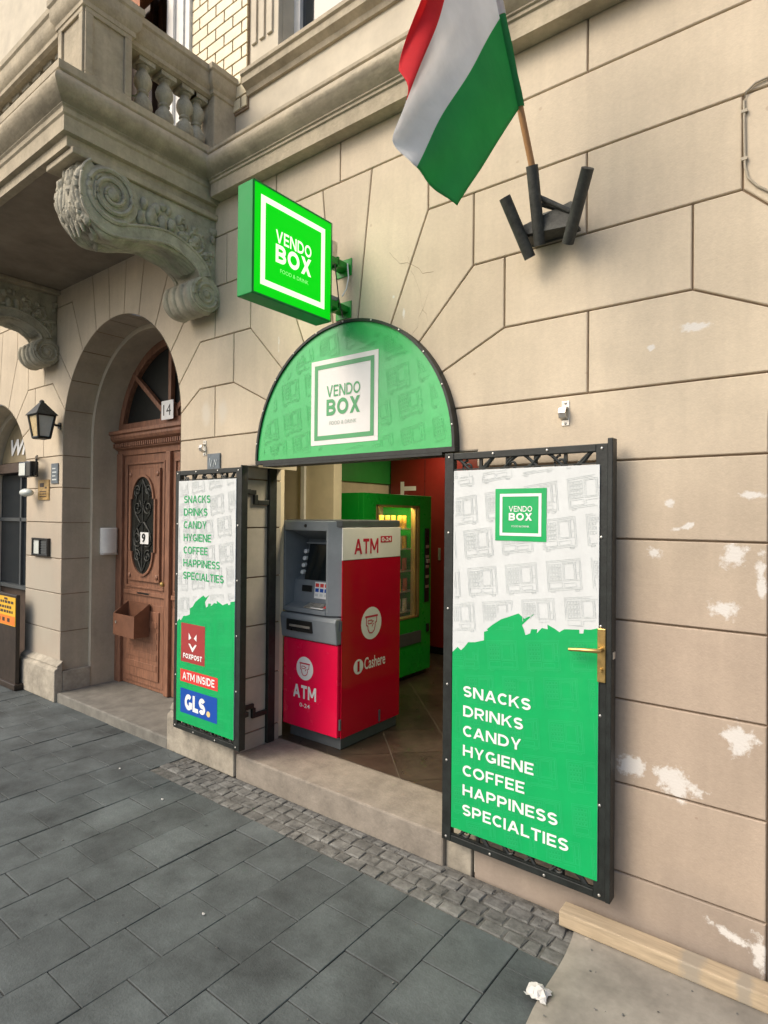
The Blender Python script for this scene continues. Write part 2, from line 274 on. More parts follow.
# ------------------------------------------------------------------ mesh helpers
class MB:
    def __init__(s): s.v = []; s.f = []; s.mi = []; s.cur = 0; s.tone = []; s.t = 0.5
    def face(s, idx): s.f.append(tuple(idx)); s.mi.append(s.cur); s.tone.append(s.t)
    def add(s, pts, faces):
        o = len(s.v); s.v += [tuple(p) for p in pts]
        for f in faces: s.face([o+i for i in f])
    def box(s, x0, x1, y0, y1, z0, z1):
        if x0 > x1: x0, x1 = x1, x0
        if y0 > y1: y0, y1 = y1, y0
        if z0 > z1: z0, z1 = z1, z0
        s.add([(x0,y0,z0),(x1,y0,z0),(x1,y1,z0),(x0,y1,z0),(x0,y0,z1),(x1,y0,z1),(x1,y1,z1),(x0,y1,z1)],
              [(0,3,2,1),(4,5,6,7),(0,1,5,4),(1,2,6,5),(2,3,7,6),(3,0,4,7)])
        return s
    def prism(s, poly, fn, a, b, caps=True):
        """poly: 2-D points; fn(u, v, w) -> point; from w=a to w=b"""
        n = len(poly)
        pts = [fn(u, v, a) for u, v in poly] + [fn(u, v, b) for u, v in poly]
        fs = [(i, (i+1) % n, n+(i+1) % n, n+i) for i in range(n)]
        if caps: fs += [tuple(range(n-1, -1, -1)), tuple(range(n, 2*n))]
        s.add(pts, fs); return s
    def tube(s, path, r, n=8, caps=True):
        path = [Vector(p) for p in path]; m = len(path); o = len(s.v)
        rs = r if isinstance(r, (list, tuple)) else [r]*m
        ref = None
        for i, p in enumerate(path):
            d = (path[min(i+1, m-1)]-path[max(i-1, 0)]).normalized()
            if ref is None:
                ref = Vector((0, 0, 1)) if abs(d.z) < 0.9 else Vector((1, 0, 0))
            a = d.cross(ref).normalized(); b = d.cross(a).normalized(); ref = -b if False else ref
            if abs(d.dot(ref)) > 0.98:
                alt = Vector((1, 0, 0)); a = d.cross(alt).normalized(); b = d.cross(a).normalized()
            for k in range(n):
                q = 2*PI*k/n
                s.v.append(tuple(p+(a*math.cos(q)+b*math.sin(q))*rs[i]))
        for i in range(m-1):
            for k in range(n):
                s.face((o+i*n+k, o+i*n+(k+1) % n, o+(i+1)*n+(k+1) % n, o+(i+1)*n+k))
        if caps:
            s.face([o+k for k in range(n)][::-1]); s.face([o+(m-1)*n+k for k in range(n)])
        return s
    def lathe(s, prof, c, n=20, axis='z'):
        """prof: (radius, height) list around a vertical axis at c"""
        o = len(s.v); c = Vector(c)
        for r, h in prof:
            for k in range(n):
                q = 2*PI*k/n
                p = (r*math.cos(q), r*math.sin(q), h)
                if axis == 'x': p = (h, p[0], p[1])
                if axis == 'y': p = (p[0], h, p[1])
                s.v.append(tuple(c+Vector(p)))
        for i in range(len(prof)-1):
            for k in range(n):
                s.face((o+i*n+k, o+i*n+(k+1) % n, o+(i+1)*n+(k+1) % n, o+(i+1)*n+k))
        s.face([o+k for k in range(n)][::-1]); s.face([o+(len(prof)-1)*n+k for k in range(n)])
        return s
    def blob(s, c, rx, ry, rz, n=10, m=7, jit=0.0):
        o = len(s.v); c = Vector(c)
        for i in range(m+1):
            th = PI*i/m
            for k in range(n):
                q = 2*PI*k/n; j = 1+random.uniform(-jit, jit)
                s.v.append((c.x+rx*math.sin(th)*math.cos(q)*j, c.y+ry*math.sin(th)*math.sin(q)*j, c.z+rz*math.cos(th)*j))
        for i in range(m):
            for k in range(n):
                s.face((o+i*n+k, o+(i+1)*n+k, o+(i+1)*n+(k+1) % n, o+i*n+(k+1) % n))
        return s
    def build(s, name, mats, parent=None, bevel=0.0, smooth=False, loc=None):
        root = parent
        while root is not None and root.parent is not None: root = root.parent
        off = Vector(root.location) if root is not None else (Vector(loc) if loc else Vector((0, 0, 0)))
        me = bpy.data.meshes.new(name)
        me.from_pydata([tuple(Vector(p)-off) for p in s.v], [], s.f)
        if not isinstance(mats, (list, tuple)): mats = [mats]
        for m in mats: me.materials.append(W[m] if isinstance(m, str) else m)
        me.polygons.foreach_set('material_index', s.mi)
        a = me.attributes.new('tone', 'FLOAT', 'FACE'); a.data.foreach_set('value', s.tone)
        bm = bmesh.new(); bm.from_mesh(me); bmesh.ops.recalc_face_normals(bm, faces=bm.faces); bm.to_mesh(me); bm.free()
        o = bpy.data.objects.new(name, me); COL.objects.link(o)
        if smooth:
            me.polygons.foreach_set('use_smooth', [True]*len(me.polygons))
            try: me.set_sharp_from_angle(angle=R(38))
            except Exception: pass
        if parent is not None: o.parent = parent
        elif loc: o.location = loc
        if bevel > 0:
            bv = o.modifiers.new('bevel', 'BEVEL'); bv.width = bevel; bv.segments = 2; bv.limit_method = 'ANGLE'; bv.angle_limit = R(40)
        me.update()
        return o

def tag(o, label, cat, group=None):
    o['label'] = label; o['category'] = cat
    if group: o['group'] = group
    return o
def thing(name, label, cat, loc=(0, 0, 0), group=None):
    o = bpy.data.objects.new(name, None); COL.objects.link(o); o.location = loc; o.empty_display_size = 0.1
    return tag(o, label, cat, group)
def struct(o): o['kind'] = 'structure'; return o
def bx(name, m, parent, x0, x1, y0, y1, z0, z1, bevel=0.003):
    return MB().box(x0, x1, y0, y1, z0, z1).build(name, m, parent, bevel)
def dup(o, loc=None, parent=None):
    c = o.copy(); COL.objects.link(c)
    if parent is not None: c.parent = parent
    if loc: c.location = loc
    for ch in [k for k in bpy.data.objects if k.parent is o]: dup(ch, None, c)
    return c

# planes: fn(u, v, w) -> world; w is the height above the plane towards the viewer
def plane_front(y): return lambda u, v, w: (u, y-w, v)
def plane_side(x): return lambda u, v, w: (x+w, u, v)      # u runs along +y

def letters(mb, txt, fn, u0, u1, v0, v1, w=0.0012, bold=0.018, shear=0.0):
    cu = bpy.data.curves.new('letters', 'FONT'); cu.body = txt; cu.size = 1.0; cu.offset = bold; cu.resolution_u = 3; cu.shear = shear
    cu.fill_mode = 'FRONT'; cu.extrude = 0.0
    ob = bpy.data.objects.new('letters', cu); COL.objects.link(ob)
    dg = bpy.context.evaluated_depsgraph_get(); dg.update()
    me = bpy.data.meshes.new_from_object(ob.evaluated_get(dg))
    vs = [v.co.copy() for v in me.vertices]; fs = [tuple(p.vertices) for p in me.polygons]
    bpy.data.objects.remove(ob); bpy.data.curves.remove(cu); bpy.data.meshes.remove(me)
    xa, xb = min(v.x for v in vs), max(v.x for v in vs); ya, yb = min(v.y for v in vs), max(v.y for v in vs)
    mb.add([fn(u0+(v.x-xa)/(xb-xa)*(u1-u0), v0+(v.y-ya)/(yb-ya)*(v1-v0), w) for v in vs], fs)
    return mb
def textwidth(txt):
    wd_ = {'I': .34, ' ': .35, '.': .3, 'M': 1.06, 'W': 1.2, 'N': .93, 'O': 1.0, 'G': .95, 'D': .92, 'A': .92, 'H': .9, 'C': .88, 'Y': .88, 'L': .7, 'E': .76, 'F': .72, 'T': .76, 'S': .78, 'P': .78}
    return sum(wd_.get(c, .85) for c in txt)

def stroke_glyph(ch, t):
    """geometric sans capitals: ('P', x0, z0, x1, z1) slanted bar, ('R', x0, x1, z0, z1) bar, ('A', cx, cz, rx, rz, a0, a1) arc; returns width, parts"""
    h = t/2; bw = {'A': 1.08, 'B': .93, 'C': .90, 'D': 1.02, 'E': .80, 'F': .78, 'G': 1.0, 'H': 1.0, 'I': t, 'K': .98, 'L': .76, 'M': 1.22, 'N': 1.02, 'O': 1.10, 'P': .90, 'R': .93, 'S': .84, 'T': .86, 'V': 1.06, 'X': 1.0, 'Y': .98, ' ': .25}
    w = bw[ch]; mid = .5+h*.3; k = t*1.08
    stem = ('R', 0, t, 0, 1)
    if ch == 'A': return w, [('P', k/2, 0, w/2, 1), ('P', w-k/2, 0, w/2, 1), ('R', w*.24, w*.76, .22, .22+t*.85)]
    if ch == 'B': R_ = (.5+h*.9)/2; return w, [stem, ('R', t, w*.56, 1-t*.9, 1), ('R', t, w*.56, .5-h*.9, .5+h*.9), ('R', t, w*.56, 0, t*.9), ('A', w*.56, 1-R_, w*.40-h, R_-h, -90, 90), ('A', w*.56, R_, w*.44-h, R_-h, -90, 90)]
    if ch in 'CG':
        p = [('A', w*.56, .5, w*.56-h, .5-h, 45, 315)]
        if ch == 'G': p = [('A', w*.52, .5, w*.52-h, .5-h, 48, 330), ('R', w-t*1.0, w, .12, .52), ('R', w*.58, w-t, .52-t*.85, .52)]
        return w, p
    if ch == 'D': return w, [stem, ('R', t, w*.45, 1-t*.95, 1), ('R', t, w*.45, 0, t*.95), ('A', w*.45, .5, w*.55-h, .5-h, -90, 90)]
    if ch == 'E': return w, [stem, ('R', t, w, 1-t*.9, 1), ('R', t, w*.9, .5-h*.85, .5+h*.85), ('R', t, w, 0, t*.9)]
    if ch == 'F': return w, [stem, ('R', t, w, 1-t*.9, 1), ('R', t, w*.9, .46-h*.85, .46+h*.85)]
    if ch == 'H': return w, [stem, ('R', w-t, w, 0, 1), ('R', t, w-t, .5-h*.9, .5+h*.9)]
    if ch == 'I': return w, [('R', 0, t, 0, 1)]
    if ch == 'K': return w, [stem, ('P', t*.75, .36, w-k*.62, 1), ('P', w-k*.55, 0, w*.40, .62)]
    if ch == 'L': return w, [stem, ('R', t, w, 0, t*.9)]
    if ch == 'M': return w, [stem, ('R', w-t, w, 0, 1), ('P', w/2, .22, t*.55, 1), ('P', w/2, .22, w-t*.55, 1)]
    if ch == 'N': return w, [stem, ('R', w-t, w, 0, 1), ('P', w-t*.6, 0, t*.6, 1)]
    if ch == 'O': return w, [('A', w/2, .5, w/2-h, .5-h, 0, 360)]
    if ch in 'PR':
        p = [stem, ('R', t, w*.56, 1-t*.9, 1), ('R', t, w*.56, .34, .34+t*.9), ('A', w*.56, .34+.33, w*.44-h, .33-h*.9, -90, 90)]
        if ch == 'R': p.append(('P', w-k*.55, 0, w*.56, .36))
        return w, p
    if ch == 'S':
        rv = (1-t)/4; return w, [('A', w/2, 1-h-rv, w/2-h, rv, 28, 270), ('A', w/2, h+rv, w/2-h, rv, -152, 90)]
    if ch == 'T': return w, [('R', 0, w, 1-t*.9, 1), ('R', w/2-h, w/2+h, 0, 1-t*.9)]
    if ch == 'V': return w, [('P', w/2, 0, k/2, 1), ('P', w/2, 0, w-k/2, 1)]
    if ch == 'X': return w, [('P', k*.6, 0, w-k*.6, 1), ('P', w-k*.6, 0, k*.6, 1)]
    if ch == 'Y': return w, [('R', w/2-h, w/2+h, 0, .44), ('P', w/2, .36, k*.55, 1), ('P', w/2, .36, w-k*.55, 1)]
    return w, []
def capwidth(txt, t=.2, gap=.15): return sum(stroke_glyph(c, t)[0] for c in txt)+gap*(len(txt)-1)
def caps(mb, txt, fn, u0, u1, v0, v1, w=0.0012, t=.2, gap=.15):
    """capital letters fitted into a box on a plane"""
    tw = capwidth(txt, t, gap); sx = (u1-u0)/tw; sz = v1-v0; x = 0
    for c in txt:
        gw, parts = stroke_glyph(c, t); lift = 0
        for p in parts:
            lift += .00006; ww = w+lift
            def q(a, b): return fn(u0+(x+a)*sx, v0+b*sz, ww)
            if p[0] == 'R': pts = [q(p[1], p[3]), q(p[2], p[3]), q(p[2], p[4]), q(p[1], p[4])]; mb.add(pts, [(0, 1, 2, 3)])
            elif p[0] == 'P':
                _, a, b, c_, d = p; L = math.hypot(c_-a, d-b); th = t*1.0*L/abs(d-b)/2*min(1, .55+.45*abs(d-b))
                mb.add([q(a-th, b), q(a+th, b), q(c_+th, d), q(c_-th, d)], [(0, 1, 2, 3)])
            else:
                _, cx, cz, rx, rz, a0, a1 = p; n = max(6, int(abs(a1-a0)/13)); pts = []
                for i in range(n+1):
                    a = R(a0+(a1-a0)*i/n)
                    pts += [q(cx+(rx-t/2)*math.cos(a), cz+(rz-t/2)*math.sin(a)), q(cx+(rx+t/2)*math.cos(a), cz+(rz+t/2)*math.sin(a))]
                mb.add(pts, [(2*i, 2*i+1, 2*i+3, 2*i+2) for i in range(n)])
        x += gw+gap
    return mb
def write(mb, txt, fn, u0, u1, v0, v1, w, t):
    return caps(mb, txt, fn, u0, u1, v0, v1, w, t) if t > .05 else letters(mb, txt, fn, u0, u1, v0, v1, w, .004)

def flat(mb, poly, fn, w):
    mb.add([fn(u, v, w) for u, v in poly], [tuple(range(len(poly)))])
def rect(u0, u1, v0, v1): return [(u0, v0), (u1, v0), (u1, v1), (u0, v1)]
def ringrect(mb, u0, u1, v0, v1, t, fn, w):
    for a in (rect(u0, u1, v0, v0+t), rect(u0, u1, v1-t, v1), rect(u0, u0+t, v0+t, v1-t), rect(u1-t, u1, v0+t, v1-t)): flat(mb, a, fn, w)
def disc(cu, cv, r, n=28): return [(cu+r*math.cos(2*PI*i/n), cv+r*math.sin(2*PI*i/n)) for i in range(n)]

def machine_lines():
    """line drawing of a vending machine in a unit cell (list of polylines)"""
    L = []
    def rc(a, b, c, d): L.append([(a, c), (b, c), (b, d), (a, d), (a, c)])
    rc(0, 1, 0, 1); rc(.04, .96, .05, .95); rc(.48, .84, .30, .90); rc(.52, .80, .34, .86); rc(.86, .95, .55, .9)
    rc(.86, .95, .3, .5); rc(.5, .84, .09, .22); rc(.06, .44, .09, .26)
    for k in range(4):
        z = .32+k*.15; L.append([(.06, z), (.44, z)])
        for q in range(4): rc(.08+q*.09, .15+q*.09, z+.02, z+.11)
    rc(.08, .2, -.05, 0); rc(.8, .92, -.05, 0)
    return L
ML = machine_lines()
def pattern(mb, fn, inside, u0, u1, v0, v1, cw, ch, pu, pv, slant, tilt, lw, w, matfun):
    ct, st = math.cos(tilt), math.sin(tilt)
    nv = int((v1-v0)/pv)+4; nu = int((u1-u0)/pu)+4
    for j in range(-2, nv):
        for i in range(-3, nu):
            ou = u0+i*pu+(j % 2)*pu*0.35+j*slant; ov = v0+j*pv+i*pu*st
            for ip, pl in enumerate(ML):
                for iq, ((a, b), (c, d)) in enumerate(zip(pl, pl[1:])):
                    A = (ou+a*cw*ct-b*ch*st*0.6, ov+a*cw*st+b*ch); B = (ou+c*cw*ct-d*ch*st*0.6, ov+c*cw*st+d*ch)
                    ln = math.hypot(B[0]-A[0], B[1]-A[1]); n = max(1, int(ln/0.03))
                    nx, ny = -(B[1]-A[1])/ln*lw/2, (B[0]-A[0])/ln*lw/2
                    for k in range(n):
                        p = (A[0]+(B[0]-A[0])*k/n, A[1]+(B[1]-A[1])*k/n); q = (A[0]+(B[0]-A[0])*(k+1)/n, A[1]+(B[1]-A[1])*(k+1)/n)
                        g = matfun(p, q)
                        if g is None or not (inside(p) and inside(q)): continue
                        mb.cur = g
                        flat(mb, [(p[0]+nx, p[1]+ny), (q[0]+nx, q[1]+ny), (q[0]-nx, q[1]-ny), (p[0]-nx, p[1]-ny)], fn, w+ip*2e-5+(iq % 2)*1e-5)

# ------------------------------------------------------------------ ground
DOORC = -4.86
g = MB().box(-60, 60, -60, 8, -0.30, -0.035); struct(g.build('road', 'asphalt'))
g = MB().box(-40, 20, -5.2, -0.02, -0.034, -0.008); struct(g.build('pavement_base', 'gap'))
g = MB(); rr_ = random.Random(3)
x = -14.0; i = 0
while x < 4.0:
    y = -5.13+(0.155 if i % 2 else 0.0)+rr_.uniform(-.01, .01)
    while y < -0.10:
        xa, xb, ya, yb = x+.0013, x+.2687, y+.0018, y+.3084
        y += .311
        lim = -0.335 if xa > -3.75 else (-0.16 if xa > -3.9 else -0.03)
        if ya > lim-.05: continue
        yb = min(yb, lim)
        h = rr_.uniform(-.0025, .0025); t = [rr_.uniform(-.0015, .0015) for _ in range(4)]
        g.t = rr_.random()
        b = .0022
        g.add([(xa, ya, -.02), (xb, ya, -.02), (xb, yb, -.02), (xa, yb, -.02), (xa, ya, h-.003), (xb, ya, h-.003), (xb, yb, h-.003), (xa, yb, h-.003),
               (xa+b, ya+b, h+t[0]), (xb-b, ya+b, h+t[1]), (xb-b, yb-b, h+t[2]), (xa+b, yb-b, h+t[3])],
              [(4,5,9,8),(5,6,10,9),(6,7,11,10),(7,4,8,11),(8,9,10,11)])
        g.cur = 1
        for q_ in ((0,1,5,4),(1,2,6,5),(2,3,7,6),(3,0,4,7)): g.face([len(g.v)-12+k for k in q_])
        g.cur = 0
    x += .27; i += 1
struct(g.build('pavement', ['paver', 'gap']))
g = MB()
for row in range(4):
    y = -.330+row*.078; x = -3.78+.035*row+(.25 if row == 0 else 0)
    while x < 2.2:
        w_ = rr_.uniform(.06, .115); xa, xb = x+.0045, x+w_-.0045; ya, yb = y+.005+rr_.uniform(-.004, .004), y+.073+rr_.uniform(-.004, .003)
        h = rr_.uniform(-.003, .003); c = .007; x += w_
        if row == 3: yb = min(yb, -.048)
        g.t = rr_.random()
        j = lambda: rr_.uniform(-.006, .006)
        g.add([(xa, ya, -.03), (xb, ya, -.03), (xb, yb, -.03), (xa, yb, -.03), (xa+j(), ya+j(), h-.0035), (xb+j(), ya+j(), h-.0035), (xb+j(), yb+j(), h-.0035), (xa+j(), yb+j(), h-.0035),
               (xa+c, ya+c, h), (xb-c, ya+c, h), (xb-c, yb-c, h), (xa+c, yb-c, h)],
              [(0,1,5,4),(1,2,6,5),(2,3,7,6),(3,0,4,7),(4,5,9,8),(5,6,10,9),(6,7,11,10),(7,4,8,11),(8,9,10,11)])
g.cur = 1; g.box(-3.80, 2.2, -.335, -.02, -.03, -.0065)
struct(g.build('cobble_strip', ['sett', 'bed']))
g = MB().box(-40, 20, -5.35, -5.2, -0.034, 0.0); struct(g.build('kerb', 'step', bevel=.01))

# ------------------------------------------------------------------ building
BLD = thing('building', 'old cream plastered townhouse with grooved stone courses, arches and a balcony', 'building')
ZC = [-.03, .26, .63, .98, 1.31, 1.65, 1.98, 2.28, 2.64, 2.98, 3.34, 3.69, 3.93]
SX, SZ, SR = -2.30, 2.08, 0.745
SLOW, SROW = -3.20, -1.43          # lower, wider part of the opening where the gates fold in          # the vending shop opening
RX, RR_ = 0.535, 0.757                     # the doorway to the right of it
DZ, DR = 2.46, 0.94                       # house door arch

def arc_pts(cx, cz, r, a0, a1, n=7): return [(cx+r*math.cos(R(a0+(a1-a0)*k/n)), cz+r*math.sin(R(a0+(a1-a0)*k/n))) for k in range(n+1)]
def jamb_arc(cx, cz, r, zb, a1, side):
    """from the jamb at height zb up the arc to angle a1 (right-hand jamb for side=1, left-hand for side=-1)"""
    out = []
    if zb < cz: out = [(cx+side*r, zb)]; a0 = 0
    else: a0 = math.degrees(math.asin(min(1, (zb-cz)/r)))
    p = arc_pts(cx, cz, r, a0, a1)
    if side < 0: p = [(2*cx-u, v) for u, v in p]
    return out+p
AJ = [None, 31, 48, 64.7, 83]              # shop joint angles
DJ = [None, 1.5, 14.8, 32.5, 52, 68.7, 83] # door joint angles
def half(SRx, Rr, low_=True):
    """blocks from the house door's axis to the right; polygons in (x, z)"""
    P = []
    A, B, C_, D, E = (2.28, 2.64), (2.64, 2.98), (2.98, 3.34), (3.34, 3.69), (3.69, 3.93)
    dx = DOORC+DR
    def rc(x0, x1, z0, z1): P.append([(x0, z0), (x1, z0), (x1, z1), (x0, z1)])
    SL, SRt, RL = SX-SRx, SX+SRx, RX-Rr
    mids = {2: -3.55, 4: -3.40, 1: None}
    for k in range(0, 6):
        z0, z1 = ZC[k], ZC[k+1]
        rc(dx, SLOW if low_ else SL, z0, z1); rc(SROW if low_ else SRt, RL, z0, z1)
    # course 1.98-2.28: springing of the shop arches
    z0, z1 = 1.98, 2.28
    al = jamb_arc(SX, SZ, SRx, z0, math.degrees(math.asin((z1-SZ)/SRx)), -1)
    P.append([(dx, z0)]+([(SLOW, z0), (SLOW, 2.062), (SX-SRx, 2.062)]+al[1:] if low_ else al)+[(dx, z1)])
    ar = jamb_arc(SX, SZ, SRx, z0, math.degrees(math.asin((z1-SZ)/SRx)), 1)
    rl = jamb_arc(RX, SZ, Rr, z0, math.degrees(math.asin((z1-SZ)/Rr)), -1)
    P.append(([(SROW, z0)] if low_ else ar[:1])+rl+ar[1:][::-1]+([(SX+SRx, 2.062), (SROW, 2.062)] if low_ else []))
    sl = lambda a0, a1: [(2*SX-u, v) for u, v in arc_pts(SX, SZ, SRx, a0, a1)]
    sr = lambda a0, a1: arc_pts(SX, SZ, SRx, a0, a1)
    rlf = lambda a0, a1: [(2*RX-u, v) for u, v in arc_pts(RX, SZ, Rr, a0, a1)]
    da = lambda a0, a1: arc_pts(DOORC, DZ, DR, a0, a1)
    as0 = math.degrees(math.asin((2.28-SZ)/SRx)); ar0 = math.degrees(math.asin((2.28-SZ)/Rr))
    sP = {1: -1.29, 2: -1.46, 3: -1.73, 4: -2.11}; sL = {k: 2*SX-v for k, v in sP.items()}
    rP = {1: -.48, 2: -.31, 3: -.04, 4: .34}
    dP = {1: -3.69, 2: -3.69, 3: -3.74, 4: -4.06, 5: -4.42, 6: -4.71}
    # course A
    P.append([(dx, 2.28), (-3.51, 2.28), (-3.51, 2.64), (dP[1], 2.64)]+da(0, DJ[1])[::-1])
    P.append([(-3.51, 2.28)]+sl(as0, AJ[1])+[(sL[1], 2.64), (-3.51, 2.64)])
    P.append(sr(as0, AJ[1])[::-1]+[(-.89, 2.28), (-.89, 2.64), (sP[1], 2.64)])
    P.append([(-.89, 2.28)]+rlf(ar0, AJ[1])+[(rP[1], 2.64), (-.89, 2.64)])
    # course B
    P.append([(dP[1], 2.64), (sL[1], 2.64), (sL[1], 2.98), (dP[2], 2.98)]+da(DJ[1], DJ[2])[::-1])
    P.append([(sL[1], 2.64)]+sl(AJ[1], AJ[2])+[(sL[2], 2.98), (sL[1], 2.98)])
    P.append(sr(AJ[1], AJ[2])[::-1]+[(sP[1], 2.64), (sP[1], 2.98), (sP[2], 2.98)])
    rc(sP[1], rP[1], *B)
    P.append([(rP[1], 2.64)]+rlf(AJ[1], AJ[2])+[(rP[2], 2.98), (rP[1], 2.98)])
    # course C
    P.append([(dP[2], 2.98), (-3.52, 2.98), (-3.52, 3.34), (dP[3], 3.34)]+da(DJ[2], DJ[3])[::-1])
    rc(-3.52, sL[2], *C_)
    P.append([(sL[2], 2.98)]+sl(AJ[2], AJ[3])+[(sL[3], 3.34), (sL[2], 3.34)])
    P.append(sr(AJ[2], AJ[3])[::-1]+[(sP[2], 2.98), (sP[2], 3.34), (sP[3], 3.34)])
    rc(sP[2], -.9, *C_); rc(-.9, rP[2], *C_)
    P.append([(rP[2], 2.98)]+rlf(AJ[2], AJ[3])+[(rP[3], 3.34), (rP[2], 3.34)])
    # course D
    P.append([(dP[3], 3.34), (-3.40, 3.34), (-3.40, 3.69), (dP[4], 3.69)]+da(DJ[3], DJ[4])[::-1])
    rc(-3.40, sL[3], *D)
    P.append([(sL[3], 3.34)]+sl(AJ[3], AJ[4])+[(sL[4], 3.69), (sL[3], 3.69)])
    P.append(sr(AJ[3], AJ[4])[::-1]+[(sP[3], 3.34), (sP[3], 3.69), (sP[4], 3.69)])
    rc(sP[3], rP[3], *D)
    P.append([(rP[3], 3.34)]+rlf(AJ[3], AJ[4])+[(rP[4], 3.69), (rP[3], 3.69)])
    # key stones
    P.append([(sL[4], 3.69)]+sl(AJ[4], 90)[:-1]+sr(AJ[4], 90)[::-1]+[(sP[4], 3.69)])
    P.append([(rP[4], 3.69)]+rlf(AJ[4], 90)[:-1]+arc_pts(RX, SZ, Rr, AJ[4], 90)[::-1]+[(2*RX-rP[4], 3.69)])
    # course E and the crown of the door arch
    P.append([(dP[4], 3.69), (-3.75, 3.69), (-3.75, 3.93), (dP[5], 3.93)]+da(DJ[4], DJ[5])[::-1])
    P.append([(dP[5], 3.93), (dP[6], 3.93)]+da(DJ[5], DJ[6])[::-1])
    e = [-3.75, -2.9, -2.35, -1.7, -.9, -.2, .5, 1.2, 1.9]
    for a, b in zip(e, e[1:]): rc(a, b, *E)
    return P
def beyond(Rr):
    """right of the second doorway, plain blocks"""
    P = []
    for z0, z1 in zip(ZC[:6], ZC[1:7]):
        P.append(rect(RX+Rr, 2.6, z0, z1))
    a0 = math.degrees(math.asin((2.28-SZ)/Rr))
    ar = jamb_arc(RX, SZ, Rr, 1.98, a0, 1)
    P.append([ar[0], (2.6, 1.98), (2.6, 2.28)]+ar[1:][::-1])
    q = lambda a, b: arc_pts(RX, SZ, Rr, a, b)
    X = {1: 1.55, 2: 1.38, 3: 1.11, 4: .73}
    P.append(q(a0, AJ[1])[::-1]+[(2.6, 2.28), (2.6, 2.64), (X[1], 2.64)])
    for k, (z0, z1) in ((1, (2.64, 2.98)), (2, (2.98, 3.34)), (3, (3.34, 3.69))):
        P.append(q(AJ[k], AJ[k+1])[::-1]+[(X[k], z0), (2.6, z0), (2.6, z1), (X[k+1], z1)])
    P.append(rect(1.9, 2.6, 3.69, 3.93))
    return P
key = [(-4.71, 3.93)]+arc_pts(DOORC, DZ, DR, 83, 97)+[(-5.01, 3.93)]
right = half(SR, RR_)+beyond(RR_)
left = [[(2*DOORC-u, v) for u, v in p] for p in half(0.84, RR_, False)+beyond(RR_)]
polys = right+left+[key]

def ccw(p):
    a = sum(p[i][0]*p[(i+1) % len(p)][1]-p[(i+1) % len(p)][0]*p[i][1] for i in range(len(p)))
    return p if a > 0 else p[::-1]
def inset(p, d):
    n = len(p); out = []
    for i in range(n):
        a, b, c = Vector(p[i-1]), Vector(p[i]), Vector(p[(i+1) % n])
        e1, e2 = (b-a), (c-b)
        if e1.length < 1e-6 or e2.length < 1e-6: out.append(tuple(b)); continue
        e1.normalize(); e2.normalize()
        n1, n2 = Vector((-e1.y, e1.x)), Vector((-e2.y, e2.x))
        m = n1+n2
        if m.length < 1e-3: m = n1
        m.normalize(); k = max(0.35, m.dot(n1))
        out.append(tuple(b+m*d/k))
    return out
def dedupe(p):
    o = []
    for q in p:
        if not o or (abs(q[0]-o[-1][0])+abs(q[1]-o[-1][1])) > 1e-4: o.append(q)
    if abs(o[0][0]-o[-1][0])+abs(o[0][1]-o[-1][1]) < 1e-4: o.pop()
    return o
wall = MB(); brg = random.Random(77)
for p in polys:
    wall.t = brg.random()
    p = ccw(dedupe(p)); n = len(p)
    wall.cur = 1
    wall.add([(u, .013, v) for u, v in p], [tuple(range(n))])
    wall.cur = 0
    a, b, c = inset(p, .0034), inset(p, .0042), inset(p, .0075)
    wall.add([(u, .013, v) for u, v in a]+[(u, .003, v) for u, v in b]+[(u, 0, v) for u, v in c],
             [(i, (i+1) % n, n+(i+1) % n, n+i) for i in range(n)]+[(n+i, n+(i+1) % n, 2*n+(i+1) % n, 2*n+i) for i in range(n)]+[tuple(range(2*n, 3*n))])
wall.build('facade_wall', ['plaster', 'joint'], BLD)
ck = MB(); rgc = random.Random(4)
for (cx_, cz_, dx_, dz_, n_) in ((-1.98, 3.18, .10, -.05, 9), (-1.86, 3.13, .03, -.12, 9), (-1.72, 2.95, -.05, -.10, 7)):
    p_ = [(cx_, cz_)]
    for k in range(n_): p_.append((p_[-1][0]+dx_/3+rgc.uniform(-.018, .018), p_[-1][1]+dz_/3+rgc.uniform(-.018, .018)))
    for (a_, b_), (c_, d_) in zip(p_, p_[1:]):
        w_ = .0011; ck.add([(a_, -.0006, b_-w_), (c_, -.0006, d_-w_), (c_, -.0006, d_+w_), (a_, -.0006, b_+w_)], [(0, 1, 2, 3)])
ck.build('wall_crack', 'joint', BLD)
# backing thickness: jamb and arch reveals
def reveal(mb, cx, cz, r, zb, y0, y1, n=28, close=True):
    path = [(cx-r, zb)]+[(cx-r*math.cos(PI*k/n), cz+r*math.sin(PI*k/n)) for k in range(n+1)]+[(cx+r, zb)]
    pts = [(u, y0, v) for u, v in path]+[(u, y1, v) for u, v in path]; m = len(path)
    mb.add(pts, [(i, i+1, m+i+1, m+i) for i in range(m-1)])
def ringface(mb, cx, cz, r0, r1, zb, y, n=28):
    def path(r): return [(cx-r, zb)]+[(cx-r*math.cos(PI*k/n), cz+r*math.sin(PI*k/n)) for k in range(n+1)]+[(cx+r, zb)]
    a, b = path(r0), path(r1); m = len(a)
    mb.add([(u, y, v) for u, v in a]+[(u, y, v) for u, v in b], [(i, i+1, m+i+1, m+i) for i in range(m-1)])
